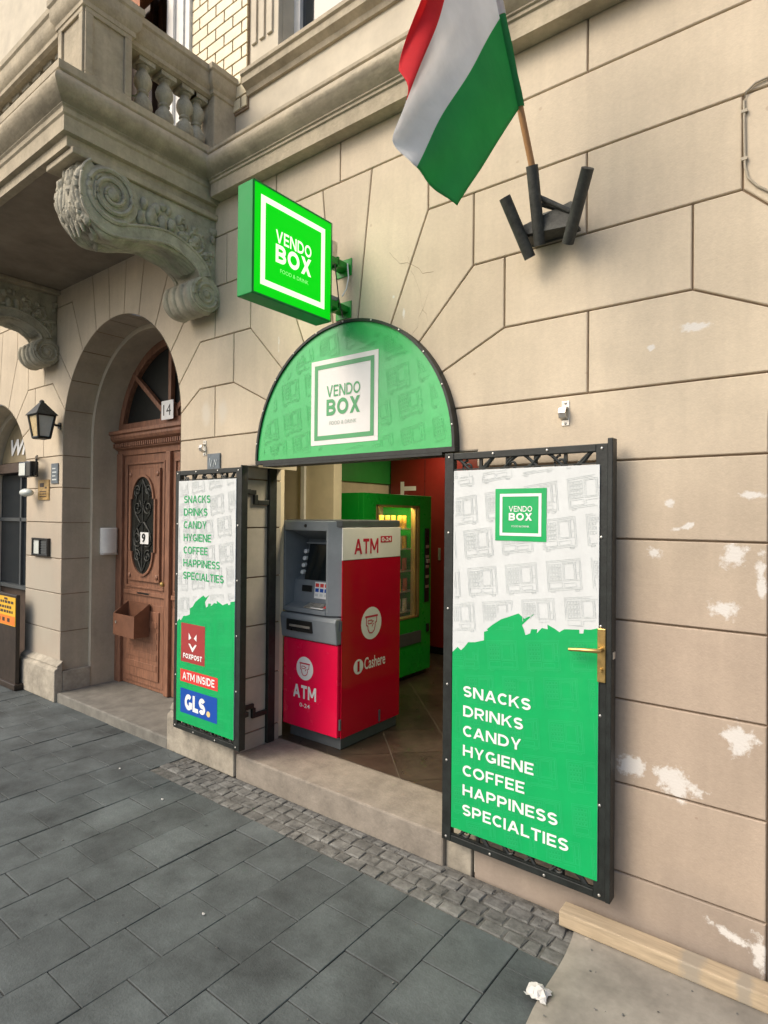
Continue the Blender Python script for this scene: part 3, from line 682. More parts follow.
# door reveal is built of blocks with joints like the facade
g = MB(); reveal(g, DOORC, DZ, DR-.001, 0, .002, .262)
g.cur = 1
for z in ZC[1:8]:
    for sx in (-1, 1):
        xx = DOORC+sx*(DR-.001); g.box(xx-sx*.0005, xx-sx*.0025, .004, .258, z-.004, z+.004)
for k in range(1, 7):
    for sx in (-1, 1):
        if k == 1: continue
        a = R(DJ[k]); r = DR-.0035
        c = (DOORC+sx*r*math.cos(a), DZ+r*math.sin(a)); t = (-math.sin(a)*.004*sx, math.cos(a)*.004)
        g.add([(c[0]-t[0], .004, c[1]-t[1]), (c[0]+t[0], .004, c[1]+t[1]), (c[0]+t[0], .258, c[1]+t[1]), (c[0]-t[0], .258, c[1]-t[1])], [(0, 1, 2, 3)])
g.build('door_reveal', ['reveal', 'joint'], BLD)
g = MB(); ringface(g, DOORC, DZ, DR, DR-.045, 0, .262); g.build('reveal_edge', 'rib', BLD)
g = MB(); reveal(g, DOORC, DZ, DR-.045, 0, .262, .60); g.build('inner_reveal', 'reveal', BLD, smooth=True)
for xx, sg in ((SLOW, 1), (SROW, -1)):
    g = MB(); zz = [0]+ZC[1:7]+[2.062]
    g.cur = 1; g.box(xx-sg*.02, xx-sg*.012, .013, .345, 0, 2.062); g.cur = 0
    for za, zb in zip(zz, zz[1:]): g.box(xx-sg*.013, xx, .003, .345, za+.005, zb-(.005 if zb < 2.0 else 0))
    e = SX-SR if sg > 0 else SX+SR
    g.box(xx-sg*.02, e, .002, .345, 2.063, 2.078)
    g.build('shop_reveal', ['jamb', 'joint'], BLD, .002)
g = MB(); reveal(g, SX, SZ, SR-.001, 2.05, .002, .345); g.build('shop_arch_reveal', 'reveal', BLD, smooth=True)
for cx, r in ((RX, RR_), (2*DOORC-RX, RR_)):
    g = MB(); reveal(g, cx, SZ, r-.001, 0, .002, .35); g.build('doorway_reveal', 'reveal', BLD, smooth=True)
g = MB(); reveal(g, 2*DOORC-SX, SZ, .839, 0, .002, .24); ringface(g, 2*DOORC-SX, SZ, .839, .78, 0, .24); reveal(g, 2*DOORC-SX, SZ, .78, 0, .24, .36)
g.build('shopfront_reveal', 'rib', BLD, smooth=True)
# dark brown doors closing the other doorways
for cx, r in ((RX, RR_), (2*DOORC-RX, RR_)):
    g = MB(); g.box(cx-r, cx+r, .35, .39, 0, SZ); g.prism([(cx-r, SZ)]+arc_pts(cx, SZ, r, 180, 0, 20)+[(cx+r, SZ)], plane_front(.39), 0, .04)
    for sx in (-1, 1):
        for z0, z1 in ((.2, .8), (.9, 1.9)): g.box(cx+sx*.08, cx+sx*(r-.1), .335, .349, z0, z1)
    g.build('side_doorway_door', 'sidedoor', BLD, .004)
bx('door_frame_edge', 'shopbrown', BLD, RX-RR_-.004, RX-RR_+.03, .06, .12, .10, 2.0)
# plinths
def plinth(x0, x1, z, d=.055, cap=True):
    g = MB()
    prof = [(0, 0), (-d, 0), (-d, z-.09), (-d+.006, z-.075), (-d+.03, z-.06), (-d+.022, z-.045), (-.012, z-.015), (0, z)]
    g.prism([(a, b) for a, b in prof], lambda u, v, w: (w, u, v), x0, x1)
    return g
g = plinth(-6.56, -5.745, .37, .075); g.box(-5.80, -5.745, .002, .262, 0, .27); g.build('plinth', 'plinth', BLD, .008)
g = plinth(-3.975, -3.202, .34, .05); g.box(-3.975, -3.92, .002, .262, 0, .26)
g.build('plinth', 'plinth', BLD, .008)
# steps
bx('shop_step', 'step', BLD, -3.198, -1.585, -.035, .345, -.03, .152, .010)
bx('step_end', 'plinth', BLD, -1.585, -1.44, -.008, .345, -.03, .150, .006)
bx('door_step', 'dstep', BLD, -5.75, -3.97, -.05, .62, -.03, .085, .012)
# facade cornice and balcony slab share one run of mouldings
MOULD = [(0, 3.925), (.085, 3.925), (.085, 4.01), (.095, 4.015), (.095, 4.03), (.105, 4.035)]+[(.105+.05*math.sin(PI*k/8)+.02*k/8, 4.042+.145*k/8) for k in range(9)]+[(.135, 4.195), (.135, 4.215), (0, 4.235), (-.15, 4.24)]
def sweep(prof, path, name, m, parent):
    """sweep a moulding (outward offset, z) along a plan path given as (x, y, outward normal sum) with mitred corners"""
    g = MB(); n = len(prof)
    pts = []
    for (x, y, nx, ny) in path:
        for o, z in prof: pts.append((x+nx*o, y+ny*o, z))
    fs = []
    for i in range(len(path)-1):
        for k in range(n-1): fs.append((i*n+k, i*n+k+1, (i+1)*n+k+1, (i+1)*n+k))
    fs += [tuple(range(n)), tuple(range((len(path)-1)*n, len(path)*n))]
    g.add(pts, fs); return g.build(name, m, parent, smooth=True)
BL, BR_, BY = 2*DOORC+3.58, -3.58, -0.97
sweep(MOULD, [(-3.47, 0.0, 0, -1), (2.6, 0.0, 0, -1)], 'cornice', 'stone', BLD)
sweep(MOULD, [(-12.3, 0.0, 0, -1), (2*DOORC+3.47, 0.0, 0, -1)], 'cornice', 'stone', BLD)
# upper storey
g = MB()
UY = .15
def uw(x0, x1, z0, z1): g.box(x0, x1, UY, UY+.35, z0, z1)
uw(-12.3, 2.6, 3.895, 4.80)
uw(-1.75, 2.6, 4.80, 8.2); uw(-4.30, -3.02, 4.80, 8.2); uw(-12.3, 2*DOORC+4.30, 4.80, 8.2); uw(-3.02, -1.75, 6.6, 8.2); uw(2*DOORC+4.30, -4.30, 6.9, 8.2)
g.build('upper_wall', 'trim', BLD)
prof = [(0, 4.70), (.02, 4.70), (.03, 4.73), (.07, 4.755), (.07, 4.80), (.085, 4.81), (.085, 4.835), (0, 4.845)]
sweep(prof, [(-3.36, UY, 0, -1), (-1.2, UY, 0, -1)], 'window_ledge', 'stone', BLD)
sweep([(0, 4.24), (.05, 4.26), (.05, 4.29), (0, 4.32)], [(-3.47, UY, 0, -1), (2.6, UY, 0, -1)], 'wall_fillet', 'trim', BLD)
# glazed brick panel beside the balcony door
g = MB(); g.cur = 1; g.box(-4.02, -3.36, UY-.015, UY, 4.62, 6.9); g.cur = 0
zz = 4.63; row = 0
while zz < 6.88:
    xx = -4.02-(.10 if row % 2 else 0)
    while xx < -3.36:
        a, b = max(xx+.007, -4.017), min(xx+.193, -3.363)
        if b-a > .02: g.box(a, b, UY-.026, UY-.014, zz+.007, min(zz+.083, 6.89))
        xx += .20
    zz += .09; row += 1
g.build('glazed_brick_panel', ['brick', 'joint'], BLD)
g = MB(); g.box(-4.33, -4.02, UY-.05, UY, 4.3, 6.9); g.box(-4.27, -4.20, UY-.075, UY-.05, 4.3, 6.9); g.box(-4.13, -4.08, UY-.065, UY-.05, 4.3, 6.9)
g.build('door_surround', 'white', BLD, .004)
wn = MB(); wn.box(-3.30, -3.02, UY-.04, UY, 4.85, 6.8)
for k in range(3): wn.box(-3.28+.08*k, -3.23+.08*k, UY-.055, UY-.04, 5.0, 6.8)
wn.build('window_surround', 'trim', BLD, .004)
wf = MB(); wf.box(-3.02, -2.96, UY+.10, UY+.16, 4.79, 6.6); wf.box(-1.81, -1.75, UY+.10, UY+.16, 4.79, 6.6); wf.box(-2.96, -1.81, UY+.10, UY+.16, 4.80, 4.86)
wf.box(-2.56, -2.51, UY+.09, UY+.16, 4.86, 6.6); wf.box(-2.96, -1.81, UY+.10, UY+.16, 5.9, 5.96)
wf = wf.build('window', 'white', BLD, .004)
bx('pane', 'pane', wf, -2.96, -1.81, UY+.13, UY+.14, 4.86, 6.6, 0)
bx('curtain', 'white', wf, -2.5, -1.83, UY+.20, UY+.21, 4.86, 6.6, 0)
bd = MB(); bd.box(2*DOORC+4.30, -4.30, UY+.22, UY+.28, 4.22, 6.9)
for xx in (-5.40, -4.95, -4.80, -4.38): bd.box(xx, xx+.05, UY+.17, UY+.22, 4.3, 6.8)
bd = bd.build('balcony_door', 'shopbrown', BLD, .004)
g = MB(); g.add([(-5.3, UY+.2, 6.35), (-4.35, UY+.2, 6.35), (-4.35, -.12, 5.80), (-5.3, -.12, 5.80), (-4.35, -.12, 5.66), (-5.3, -.12, 5.66)], [(0, 1, 2, 3), (3, 2, 4, 5)])
g.build('blind', 'awn', bd)

# balcony ------------------------------------------------------------
BAL = bpy.data.objects.new('balcony', None); COL.objects.link(BAL); BAL.parent = BLD
M2 = [(0, 3.84), (.05, 3.84), (.05, 3.90), (.08, 3.905), (.08, 3.99), (.09, 4.0), (.09, 4.03), (.10, 4.04)]+[(.10+.055*math.sin(PI*k/8)+.025*k/8, 4.045+.15*k/8) for k in range(9)]+[(.135, 4.205), (.135, 4.25), (0, 4.262)]
path = [(BR_, .02, 1, 0), (BR_, BY, 1, -1), (BL, BY, -1, -1), (BL, .02, -1, 0)]
sweep(M2, path, 'slab_moulding', 'stone', BAL)
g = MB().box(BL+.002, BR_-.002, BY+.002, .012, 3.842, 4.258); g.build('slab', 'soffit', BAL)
# consoles' bed plate under the slab
# railing
def pedestal(x0, x1, y0, y1, top=4.70):
    g = MB(); g.box(x0, x1, y0, y1, 4.255, top)
    p = g.build('pedestal', 'stone', BAL, .004)
    # raised border round a sunk panel on each free side
    q = MB(); t, d = .045, .014
    for (a0, a1, fn) in ((x0, x1, plane_front(y0)), (y0, y1, plane_side(x1))):
        for (u0, u1, v0, v1) in ((a0, a1, 4.255, 4.30), (a0, a1, top-.05, top), (a0, a0+t, 4.30, top-.05), (a1-t, a1, 4.30, top-.05)):
            q.prism(rect(u0, u1, v0, v1), fn, 0, d)
    q.build('panel_border', 'stone', p, .003)
    return p
pedestal(-3.81, -3.505, -.94, -.655); pedestal(2*DOORC+3.505, 2*DOORC+3.81, -.94, -.655)
bx('pedestal', 'stone', BAL, -3.74, -3.505, -.04, .149, 4.255, 4.70, .006)
bx('pedestal', 'stone', BAL, 2*DOORC+3.505, 2*DOORC+3.74, -.04, .149, 4.255, 4.70, .006)
RAIL = [(0, 4.66), (.0, 4.662), (.018, 4.672), (.018, 4.70), (.04, 4.725), (.045, 4.755), (.045, 4.80), (.056, 4.812), (.056, 4.85), (.03, 4.873), (0, 4.876)]
sx0, sx1 = -3.80, -3.60
def railrun(x0, x1, y0, y1, grow=0.0):
    cx0, cx1, cy0, cy1 = x0, x1, y0, y1
    g = MB(); n = len(RAIL); pts = []
    for (x, y, nx, ny) in ((cx0, cy0, -1, -1), (cx1, cy0, 1, -1), (cx1, cy1, 1, 1), (cx0, cy1, -1, 1)):
        for o, z in RAIL: pts.append((x+nx*(o+grow), y+ny*(o+grow), z+grow*.6))
    fs = []
    for i in range(4):
        j = (i+1) % 4
        for k in range(n-1): fs.append((i*n+k, i*n+k+1, j*n+k+1, j*n+k))
    fs += [tuple(i*n for i in range(4)), tuple(i*n+n-1 for i in range(4))]
    g.add(pts, fs); return g.build('handrail', 'stone', BAL, smooth=True)
railrun(-3.70, -3.55, -.69, .03); railrun(2*DOORC+3.55, 2*DOORC+3.70, -.69, .03)
railrun(-3.80, -3.515, -.93, -.665, .012); railrun(2*DOORC+3.515, 2*DOORC+3.80, -.93, -.665, .012)
railrun(-3.74, -3.52, -.03, .10, .008); railrun(2*DOORC+3.52, 2*DOORC+3.74, -.03, .10, .008)
railrun(2*DOORC+3.87, -3.87, -.92, -.74)
bprof = [(.040, 4.268), (.056, 4.275), (.056, 4.295), (.036, 4.305), (.034, 4.32), (.056, 4.345), (.063, 4.375), (.056, 4.41), (.034, 4.44), (.030, 4.452), (.037, 4.46), (.037, 4.468), (.030, 4.476),
         (.040, 4.49), (.055, 4.52), (.057, 4.545), (.048, 4.575), (.030, 4.60), (.028, 4.612), (.040, 4.622), (.040, 4.632)]
def baluster(x, y):
    g = MB().lathe(bprof, (x, y, 0), 18); g.box(x-.056, x+.056, y-.056, y+.056, 4.632, 4.662); g.box(x-.056, x+.056, y-.056, y+.056, 4.256, 4.274)
    return g
b0 = baluster(-3.62, -.508).build('baluster', 'carved', BAL, smooth=True)
for y in (-.353, -.198, -.045+-.06): c = dup(b0); c.location = (0, y+.508, 0)
for y in (-.508, -.353, -.198, -.105): c = dup(b0); c.location = (2*DOORC+2*3.62, y+.508, 0)
nb = 12
for k in range(nb):
    c = dup(b0); c.location = (-3.95+3.62+(2*DOORC+3.95+3.95)*k/(nb-1), -.83+.508, 0)
bx('bed_plate', 'stone', BAL, -3.84, -3.50, -1.0, -.0, 3.80, 3.838, .006)
bx('bed_plate', 'stone', BAL, 2*DOORC+3.50, 2*DOORC+3.84, -1.0, -.0, 3.80, 3.838, .006)

# corbels (scrolled consoles) -----------------------------------------
low = [(-.90, 3.80), (-.94, 3.75), (-.958, 3.65), (-.95, 3.555), (-.915, 3.485), (-.85, 3.432), (-.76, 3.41), (-.64, 3.43), (-.50, 3.472), (-.385, 3.49), (-.27, 3.462), (-.17, 3.405), (-.145, 3.36), (-.20, 3.31), (-.228, 3.25), (-.21, 3.175), (-.165, 3.13), (-.09, 3.118), (0.0, 3.16)]
def smoothline(p, k=4):
    out = []
    for i in range(len(p)-1):
        a, b, c, d = p[max(i-1, 0)], p[i], p[i+1], p[min(i+2, len(p)-1)]
        for j in range(k):
            t = j/k
            out.append(tuple(.5*((2*b[q])+(-a[q]+c[q])*t+(2*a[q]-5*b[q]+4*c[q]-d[q])*t*t+(-a[q]+3*b[q]-3*c[q]+d[q])*t**3) for q in (0, 1)))
    return out+[p[-1]]
def spiral(cy, cz, r0, turns, sgn, start, n=60, rmin=.012):
    return [(cy+(r0*(1-t)+rmin*t)*math.cos(start+sgn*2*PI*turns*t), cz+(r0*(1-t)+rmin*t)*math.sin(start+sgn*2*PI*turns*t)) for t in [k/n for k in range(n+1)]]
def corbel(xc):
    x0, x1 = xc-.15, xc+.15
    fnx = lambda u, v, w: (w, u, v)
    top = [(0.0, 3.80)]
    core = MB(); core.prism(smoothline(low)+top, fnx, x0+.028, x1-.028)
    c = core.build('corbel', 'carved', BLD, .006, smooth=True)
    # raised S-shaped band along the lower edge
    sm = smoothline(low[:13], 4); m = len(sm)
    inner = []
    for i, (y, z) in enumerate(sm):
        a, b = Vector(sm[max(i-1, 0)]), Vector(sm[min(i+1, m-1)]); d = (b-a).normalized(); nrm = Vector((-d.y, d.x))
        inner.append(tuple(Vector((y, z))+nrm*.085))
    band = MB()
    for sx, xa, xb in ((1, x1-.028, x1), (-1, x0, x0+.028)):
        pts = [(xa, y, z) for y, z in sm]+[(xa, y, z) for y, z in inner]+[(xb, y, z) for y, z in sm]+[(xb, y, z) for y, z in inner]
        fs = []
        for i in range(m-1):
            fs += [(2*m+i, 2*m+i+1, 3*m+i+1, 3*m+i), (i, i+1, 2*m+i+1, 2*m+i), (m+i, m+i+1, 3*m+i+1, 3*m+i)]
        fs += [(0, 2*m, 3*m, m), (m-1, 3*m-1, 4*m-1, 2*m-1)]
        band.add(pts, fs)
        band.tube([(xb, y+.002, z+.004) for y, z in sm], .010, 6)
        band.tube([(xb, y, z) for y, z in inner], .009, 6)
    band.build('scroll_band', 'carved', c, smooth=True)
    for sx, xf in ((1, x1), (-1, x0)):
        vol = MB()
        vol.prism(disc(-.763, 3.655, .168, 36), fnx, xf-sx*.03, xf-sx*.006)
        vol.tube([(xf, y, z) for y, z in spiral(-.763, 3.655, .165, 2.6, -1, R(-60), 90, .03)], [.017-.006*k/90 for k in range(91)], 6)
        vol.blob((xf, -.763, 3.655), .02, .038, .038)
        vol.build('volute', 'carved', c, smooth=True)
    lo = MB()
    lo.prism(disc(-.110, 3.245, .118, 32), fnx, x0-.022, x1+.022)
    for sx, xf in ((1, x1+.022), (-1, x0-.022)):
        lo.tube([(xf, y, z) for y, z in spiral(-.105, 3.245, .108, 2.2, 1, R(120), 70, .02)], [.014-.005*k/70 for k in range(71)], 6)
        lo.blob((xf, -.105, 3.245), .016, .026, .026)
    for k in range(4):       # fluted face of the lower roll
        xx = x0+.02+k*(x1-x0-.04)/3
        lo.tube([(xx, -.110+.100*math.cos(a), 3.245+.100*math.sin(a)) for a in [R(150+k2*12) for k2 in range(13)]], .034, 10)
    lo.build('volute', 'carved', c, smooth=True)
    # relief between the scrolls: rosette, leaves, fruit
    rg = random.Random(11)
    for sx, xf in ((1, x1-.028), (-1, x0+.028)):
        rl = MB()
        for (y, z, r) in ((-.50, 3.64, .062), (-.42, 3.615, .055), (-.355, 3.63, .05), (-.55, 3.70, .04), (-.575, 3.60, .045), (-.46, 3.70, .04), (-.30, 3.69, .035), (-.38, 3.72, .03)):
            rl.blob((xf, y, z), .034, r*.62, r, 12, 8, .10)
        for k in range(26):
            y = -.30+.28*rg.random(); zlo = 3.44+(.1 if y < -.2 else 0)-.25*max(0, y+.2)-.0
            z = rg.uniform(max(3.40, zlo), 3.74-.02)
            rl.blob((xf, y, z), .022, rg.uniform(.015, .036), rg.uniform(.015, .03), 8, 6, .15)
        rl.tube([(xf, y, z) for y, z in spiral(-.17, 3.60, .085, 1.6, 1, R(200), 40, .02)], .013, 6)
        rl.tube([(xf, y, z) for y, z in spiral(-.09, 3.50, .06, 1.4, -1, R(60), 40, .015)], .011, 6)
        for k in range(5):
            a = R(100+k*40); rl.blob((xf, -.40+.09*math.cos(a), 3.655+.075*math.sin(a)), .026, .030, .026, 9, 6, .12)
        rl.build('leaf_relief', 'carved', c, smooth=True)
    # acanthus leaf wrapped round the front and the underside
    ac = MB(); sm2 = smoothline(low[:12], 4)
    for k in range(11):
        xx = x0+.03+k*(x1-x0-.06)/10; q = []
        for i, (y, z) in enumerate(sm2):
            a, b = Vector(sm2[max(i-1, 0)]), Vector(sm2[min(i+1, len(sm2)-1)]); d = (b-a).normalized(); nr = Vector((d.y, -d.x))
            amp = -.006+.012*math.sin(i*.45+abs(k-5)*.8)
            q.append((xx, y+nr.x*amp, z+nr.y*amp))
        ac.tube(q, [.020+.004*math.sin(i*.7+k) for i in range(len(q))], 10)
    for k in range(34):
        i = rg.randrange(0, 26); y, z = sm2[i]
        ac.blob((rg.uniform(x0+.03, x1-.03), y+.004, z+.0), rg.uniform(.015, .030), rg.uniform(.022, .034), rg.uniform(.022, .045), 10, 8, .10)
    for k, (xx, l) in enumerate(((xc-.09, .05), (xc-.04, .075), (xc+.01, .09), (xc+.06, .07), (xc+.10, .045))):
        ac.tube([(xx, -.905, 3.53), (xx+.005, -.91, 3.47), (xx, -.89, 3.48-l)], [.028, .022, .006], 10)
    ac.build('acanthus_leaf', 'carved', c, smooth=True)
corbel(-3.645); corbel(2*DOORC+3.645)

# house door ----------------------------------------------------------
DY = .53
HD = bpy.data.objects.new('house_door', None); COL.objects.link(HD); HD.parent = BLD
ri = DR-.045
bx('door_frame', 'wood', HD, DOORC-ri-.02, DOORC-ri+.10, DY-.03, DY+.06, .08, 2.33, .006); bx('door_frame', 'wood', HD, DOORC+ri-.10, DOORC+ri+.02, DY-.03, DY+.06, .08, 2.33, .006)
g = MB()
prof = [(0, 2.31), (.015, 2.31), (.02, 2.36), (.05, 2.375), (.05, 2.43), (.085, 2.45), (.10, 2.475), (.10, 2.50), (.12, 2.51), (.12, 2.54), (.02, 2.56), (.02, 2.62), (0, 2.62)]
g.prism([(DY-a, b) for a, b in prof]+[(DY+.06, 2.62), (DY+.06, 2.31)], lambda u, v, w: (w, u, v), DOORC-ri-.02, DOORC+ri+.02)
k = DOORC-ri
while k < DOORC+ri: g.box(k, k+.018, DY-.072, DY-.045, 2.385, 2.425); k += .034
g.build('transom', 'wood', HD, .002)
def leaf(sx):
    xa, xb = (DOORC-ri+.10, DOORC-.02) if sx < 0 else (DOORC+.02, DOORC+ri-.10)
    lf = MB(); lf.box(xa, xb, DY, DY+.05, .09, 2.31)
    cx = (xa+xb)/2
    lf.box(xa+.055, xb-.055, DY-.016, DY, 1.03, 1.05); lf.box(xa+.055, xb-.055, DY-.016, DY, 2.215, 2.235)
    lf.box(xa+.055, xa+.08, DY-.016, DY, 1.05, 2.215); lf.box(xb-.08, xb-.055, DY-.016, DY, 1.05, 2.215)
    lf.box(xa+.12, xb-.12, DY-.024, DY, 1.10, 2.165)
    lf.box(xa+.03, xb-.03, DY-.02, DY, .965, 1.005)
    lf.box(xa+.05, xb-.05, DY-.014, DY, .13, .89); lf.box(xa+.11, xb-.11, DY-.028, DY-.013, .19, .83)
    for zz in (.28, .38, .48, .58, .68): lf.box(xa+.13, xb-.13, DY-.034, DY-.027, zz, zz+.06)
    for px in (xa+.155, xb-.155):
        for pz in (1.15, 2.115): lf.blob((px, DY-.026, pz), .026, .014, .026)
    lfo = lf.build('door_leaf', 'wood', HD, .004)
    ov = [(.0, .0)]
    hw, hh = .20, .46
    def oval(s, n=40):
        pts = []
        for k in range(n):
            a = 2*PI*k/n; u, v = math.cos(a), math.sin(a)
            hx = hw if abs(v) < .62 else hw*.86
            pts.append((cx+s*hx*(1 if False else u), 1.63+s*hh*v))
        return pts
    def shape(hwx, hhz, n=14):
        p = []; r = hwx*.86
        top = 1.63+hhz-r
        for sx_, sz_ in ((1, 1), (-1, 1), (-1, -1), (1, -1)):
            seg = [(cx+sx_*hwx, 1.63+sz_*(hhz-r*1.22))]+[(cx+sx_*r*math.cos(PI/2*q/n), 1.63+sz_*(hhz-r*1.22)+sz_*r*1.22*math.sin(PI/2*q/n)) for q in range(n+1)]
            if sx_*sz_ < 0: seg = seg[::-1]
            p += seg
        return dedupe(p)
    lo_ = MB(); o1, o2 = shape(hw+.022, hh+.022), shape(hw, hh); m = len(o1)
    fn = plane_front(DY-.024)
    lo_.add([fn(u, v, .018) for u, v in o1]+[fn(u, v, .018) for u, v in o2]+[fn(u, v, 0) for u, v in o1]+[fn(u, v, 0) for u, v in o2],
            [(i, (i+1) % m, m+(i+1) % m, m+i) for i in range(m)]+[(i, (i+1) % m, 2*m+(i+1) % m, 2*m+i) for i in range(m)]+[(m+i, m+(i+1) % m, 3*m+(i+1) % m, 3*m+i) for i in range(m)])
    lo_.build('window_moulding', 'wood', lfo)
    gl = MB(); gl.add([fn(u, v, .003) for u, v in o2], [tuple(range(m))]); gl.build('window_glass', 'oval', lfo)
    sc = MB(); yy = DY-.034
    def T(pts, r=.006): sc.tube([(u, yy, v) for u, v in pts], r, 6)
    for s2 in (-1, 1):
        for (vy, r0, st) in ((1.96, .06, -60), (1.80, .075, 120), (1.50, .075, -120), (1.34, .06, 60)):
            T([(cx+s2*(u-cx), v) for u, v in spiral(cx+.09, vy, r0, 1.5, 1, R(st), 36, .012)])
        T([(cx+s2*.01, 1.20), (cx+s2*.10, 1.35), (cx+s2*.14, 1.55), (cx+s2*.04, 1.66), (cx+s2*.13, 1.75), (cx+s2*.10, 1.92), (cx, 2.06)])
        T([(cx+s2*.02, 1.66), (cx+s2*.09, 1.60), (cx+s2*.03, 1.52)])
    T([(cx, 1.19), (cx, 2.07)], .005)
    sc.build('iron_scrollwork', 'greyiron', lfo, smooth=True)
    return lfo, cx
lfL, cxL = leaf(-1); lfR, cxR = leaf(1)
bx('meeting_strip', 'wood', HD, DOORC-.035, DOORC+.035, DY-.035, DY+.05, .09, 2.31, .006)
g = MB().lathe([(.0, -.06), (.018, -.055), (.024, -.045), (.018, -.03), (.008, -.025), (.008, 0)], (DOORC-.055, DY, 1.10), 14, 'y'); g.build('knob', 'brass', HD, smooth=True)
bx('letter_slot', 'black', lfL, cxL-.10, cxL+.10, DY-.022, DY-.014, .975, .993, .002)
# white card with a black 9 in the scrollwork
sgn = MB(); fn = plane_front(DY-.036); u9 = cxL+.055
flat(sgn, rect(u9-.075, u9+.065, 1.455, 1.565), fn, .006); sgn.cur = 1
letters(sgn, '9', fn, u9-.045, u9+.015, 1.468, 1.555, .009, .03)
ng = sgn.build('door_number_card', ['twhite', 'black'], None, loc=(u9, DY-.04, 1.455)); tag(ng, 'small white card with black digit 9 in the dark oval door window', 'number card')
# fanlight
fl = MB(); zf = 2.62; fr = []
rf = ri
cz = DZ
th0 = math.asin((zf-cz)/rf)
arcp = [(DOORC+rf*math.cos(th0+(PI-2*th0)*k/30), cz+rf*math.sin(th0+(PI-2*th0)*k/30)) for k in range(31)]
fl.add([(u, DY+.03, v) for u, v in arcp], [tuple(range(31))]); fl.build('fanlight_glass', 'fang', HD)
fr = MB()
rin = [(DOORC+(rf-.07)*math.cos(th0+(PI-2*th0)*k/30), cz+(rf-.07)*math.sin(th0+(PI-2*th0)*k/30)) for k in range(31)]
for yy in (DY-.02,):
    fr.add([(u, yy, v) for u, v in arcp]+[(u, yy, v) for u, v in rin]+[(u, DY+.04, v) for u, v in rin],
           [(k, k+1, 31+k+1, 31+k) for k in range(30)]+[(31+k, 31+k+1, 62+k+1, 62+k) for k in range(30)])
def bar(a0, b0, w_=.022):
    A, B = Vector(a0), Vector(b0); d = (B-A).normalized(); n_ = Vector((-d.y, d.x))*w_
    fr.prism([tuple(A+n_), tuple(A-n_), tuple(B-n_), tuple(B+n_)], plane_front(DY+.02), 0, .045)
hub = (DOORC, 2.60)
for a in (38, 90, 142): bar((hub[0]+.10*math.cos(R(a)), hub[1]+.10*math.sin(R(a))), (hub[0]+(.80)*math.cos(R(a)), hub[1]+.80*math.sin(R(a))))
fr.prism([(hub[0]+.14*math.cos(PI*k/14), 2.62+.14*math.sin(PI*k/14)) for k in range(15)], plane_front(DY+.02), 0, .05)
fr.build('fanlight_frame', 'wood', HD, .003)
# dark hall behind the fanlight and floor
bx('hall_wall', 'darkshop', BLD, DOORC-1.2, DOORC+.94, .70, .75, 0, 3.6, 0)

# ------------------------------------------------------------------ shop room
RXL, RXR, RYB, RZT = -4.45, -.94, 4.05, 2.60
zf = .154
g = MB(); g.cur = 1; g.box(RXL, RXR, .342, RYB, .02, zf-.004); g.cur = 0
s_ = .42; cq = math.cos(PI/4)
rg = random.Random(5)
for a in range(-20, 20):
    for b in range(-20, 20):
        c = ((a+b)*s_*cq-2.4, (a-b)*s_*cq+2.1); h = s_*cq-.0035
        P_ = [(c[0]-h, c[1]), (c[0], c[1]-h), (c[0]+h, c[1]), (c[0], c[1]+h)]
        for ax, lim, sg in ((0, RXL, 1), (0, RXR, -1), (1, .349, 1), (1, RYB, -1)):
            O_ = []
            for A_, B_ in zip(P_, P_[1:]+P_[:1]):
                da_, db_ = sg*(A_[ax]-lim), sg*(B_[ax]-lim)
                if da_ >= 0: O_.append(A_)
                if da_*db_ < 0: k_ = da_/(da_-db_); O_.append((A_[0]+(B_[0]-A_[0])*k_, A_[1]+(B_[1]-A_[1])*k_))
            P_ = O_
            if len(P_) < 3: break
        if len(P_) < 3: continue
        g.t = rg.random(); g.add([(u, v, zf) for u, v in P_], [tuple(range(len(P_)))])
g.build('shop_floor', ['tile', 'grout'], BLD)
g = MB(); g.box(-3.90, -3.86, .346, .80, 0, RZT); g.box(RXL-.08, -3.86, .80, .86, 0, RZT); g.box(RXL-.08, RXL, .86, RYB, 0, RZT); g.box(RXR, RXR+.08, .31, RYB, 0, RZT); g.box(RXL-.08, RXR+.08, RYB, RYB+.08, 0, RZT)
g.build('shop_wall', 'ywall', BLD)
bx('shop_wall', 'ywall', BLD, -3.86, SLOW-.014, .346, .39, 0, RZT, 0); bx('shop_wall', 'ywall', BLD, SROW+.014, RXR, .346, .39, 0, RZT, 0)
bx('shop_ceiling', 'gceil', BLD, RXL-.08, RXR+.08, .80, RYB+.08, RZT, RZT+.06, 0)
bx('shop_ceiling', 'gceil', BLD, -3.90, RXR+.08, .346, .799, RZT, RZT+.06, 0)
bx('wall_band', 'gceil', BLD, RXL+.002, RXL+.03, 1.26, RYB-.02, 2.13, RZT-.002, 0)
bx('partition', 'ywall', BLD, RXL+.032, -3.425, 1.15, 1.25, zf, RZT-.002, .004)
bx('wall_conduit', 'white', BLD, -3.80, -3.752, 1.125, 1.149, zf, 2.58, .004)
bx('shop_door_post', 'iron', BLD, SLOW+.001, SLOW+.03, .215, .28, .155, 2.061, .003)
bx('shop_door_post', 'iron', BLD, SROW-.03, SROW-.001, .215, .28, .155, 2.061, .003)
lp = thing('ceiling_lamp', 'flat pale ceiling lamp glowing over the red machine inside the shop', 'lamp', (-3.55, 2.85, RZT-.06))
bx('lamp_housing', 'white', lp, -3.75, -3.35, 2.70, 3.0, RZT-.035, RZT-.002, .004)
bx('diffuser', 'lampglow', lp, -3.73, -3.37, 2.72, 2.98, RZT-.045, RZT-.036, .002)
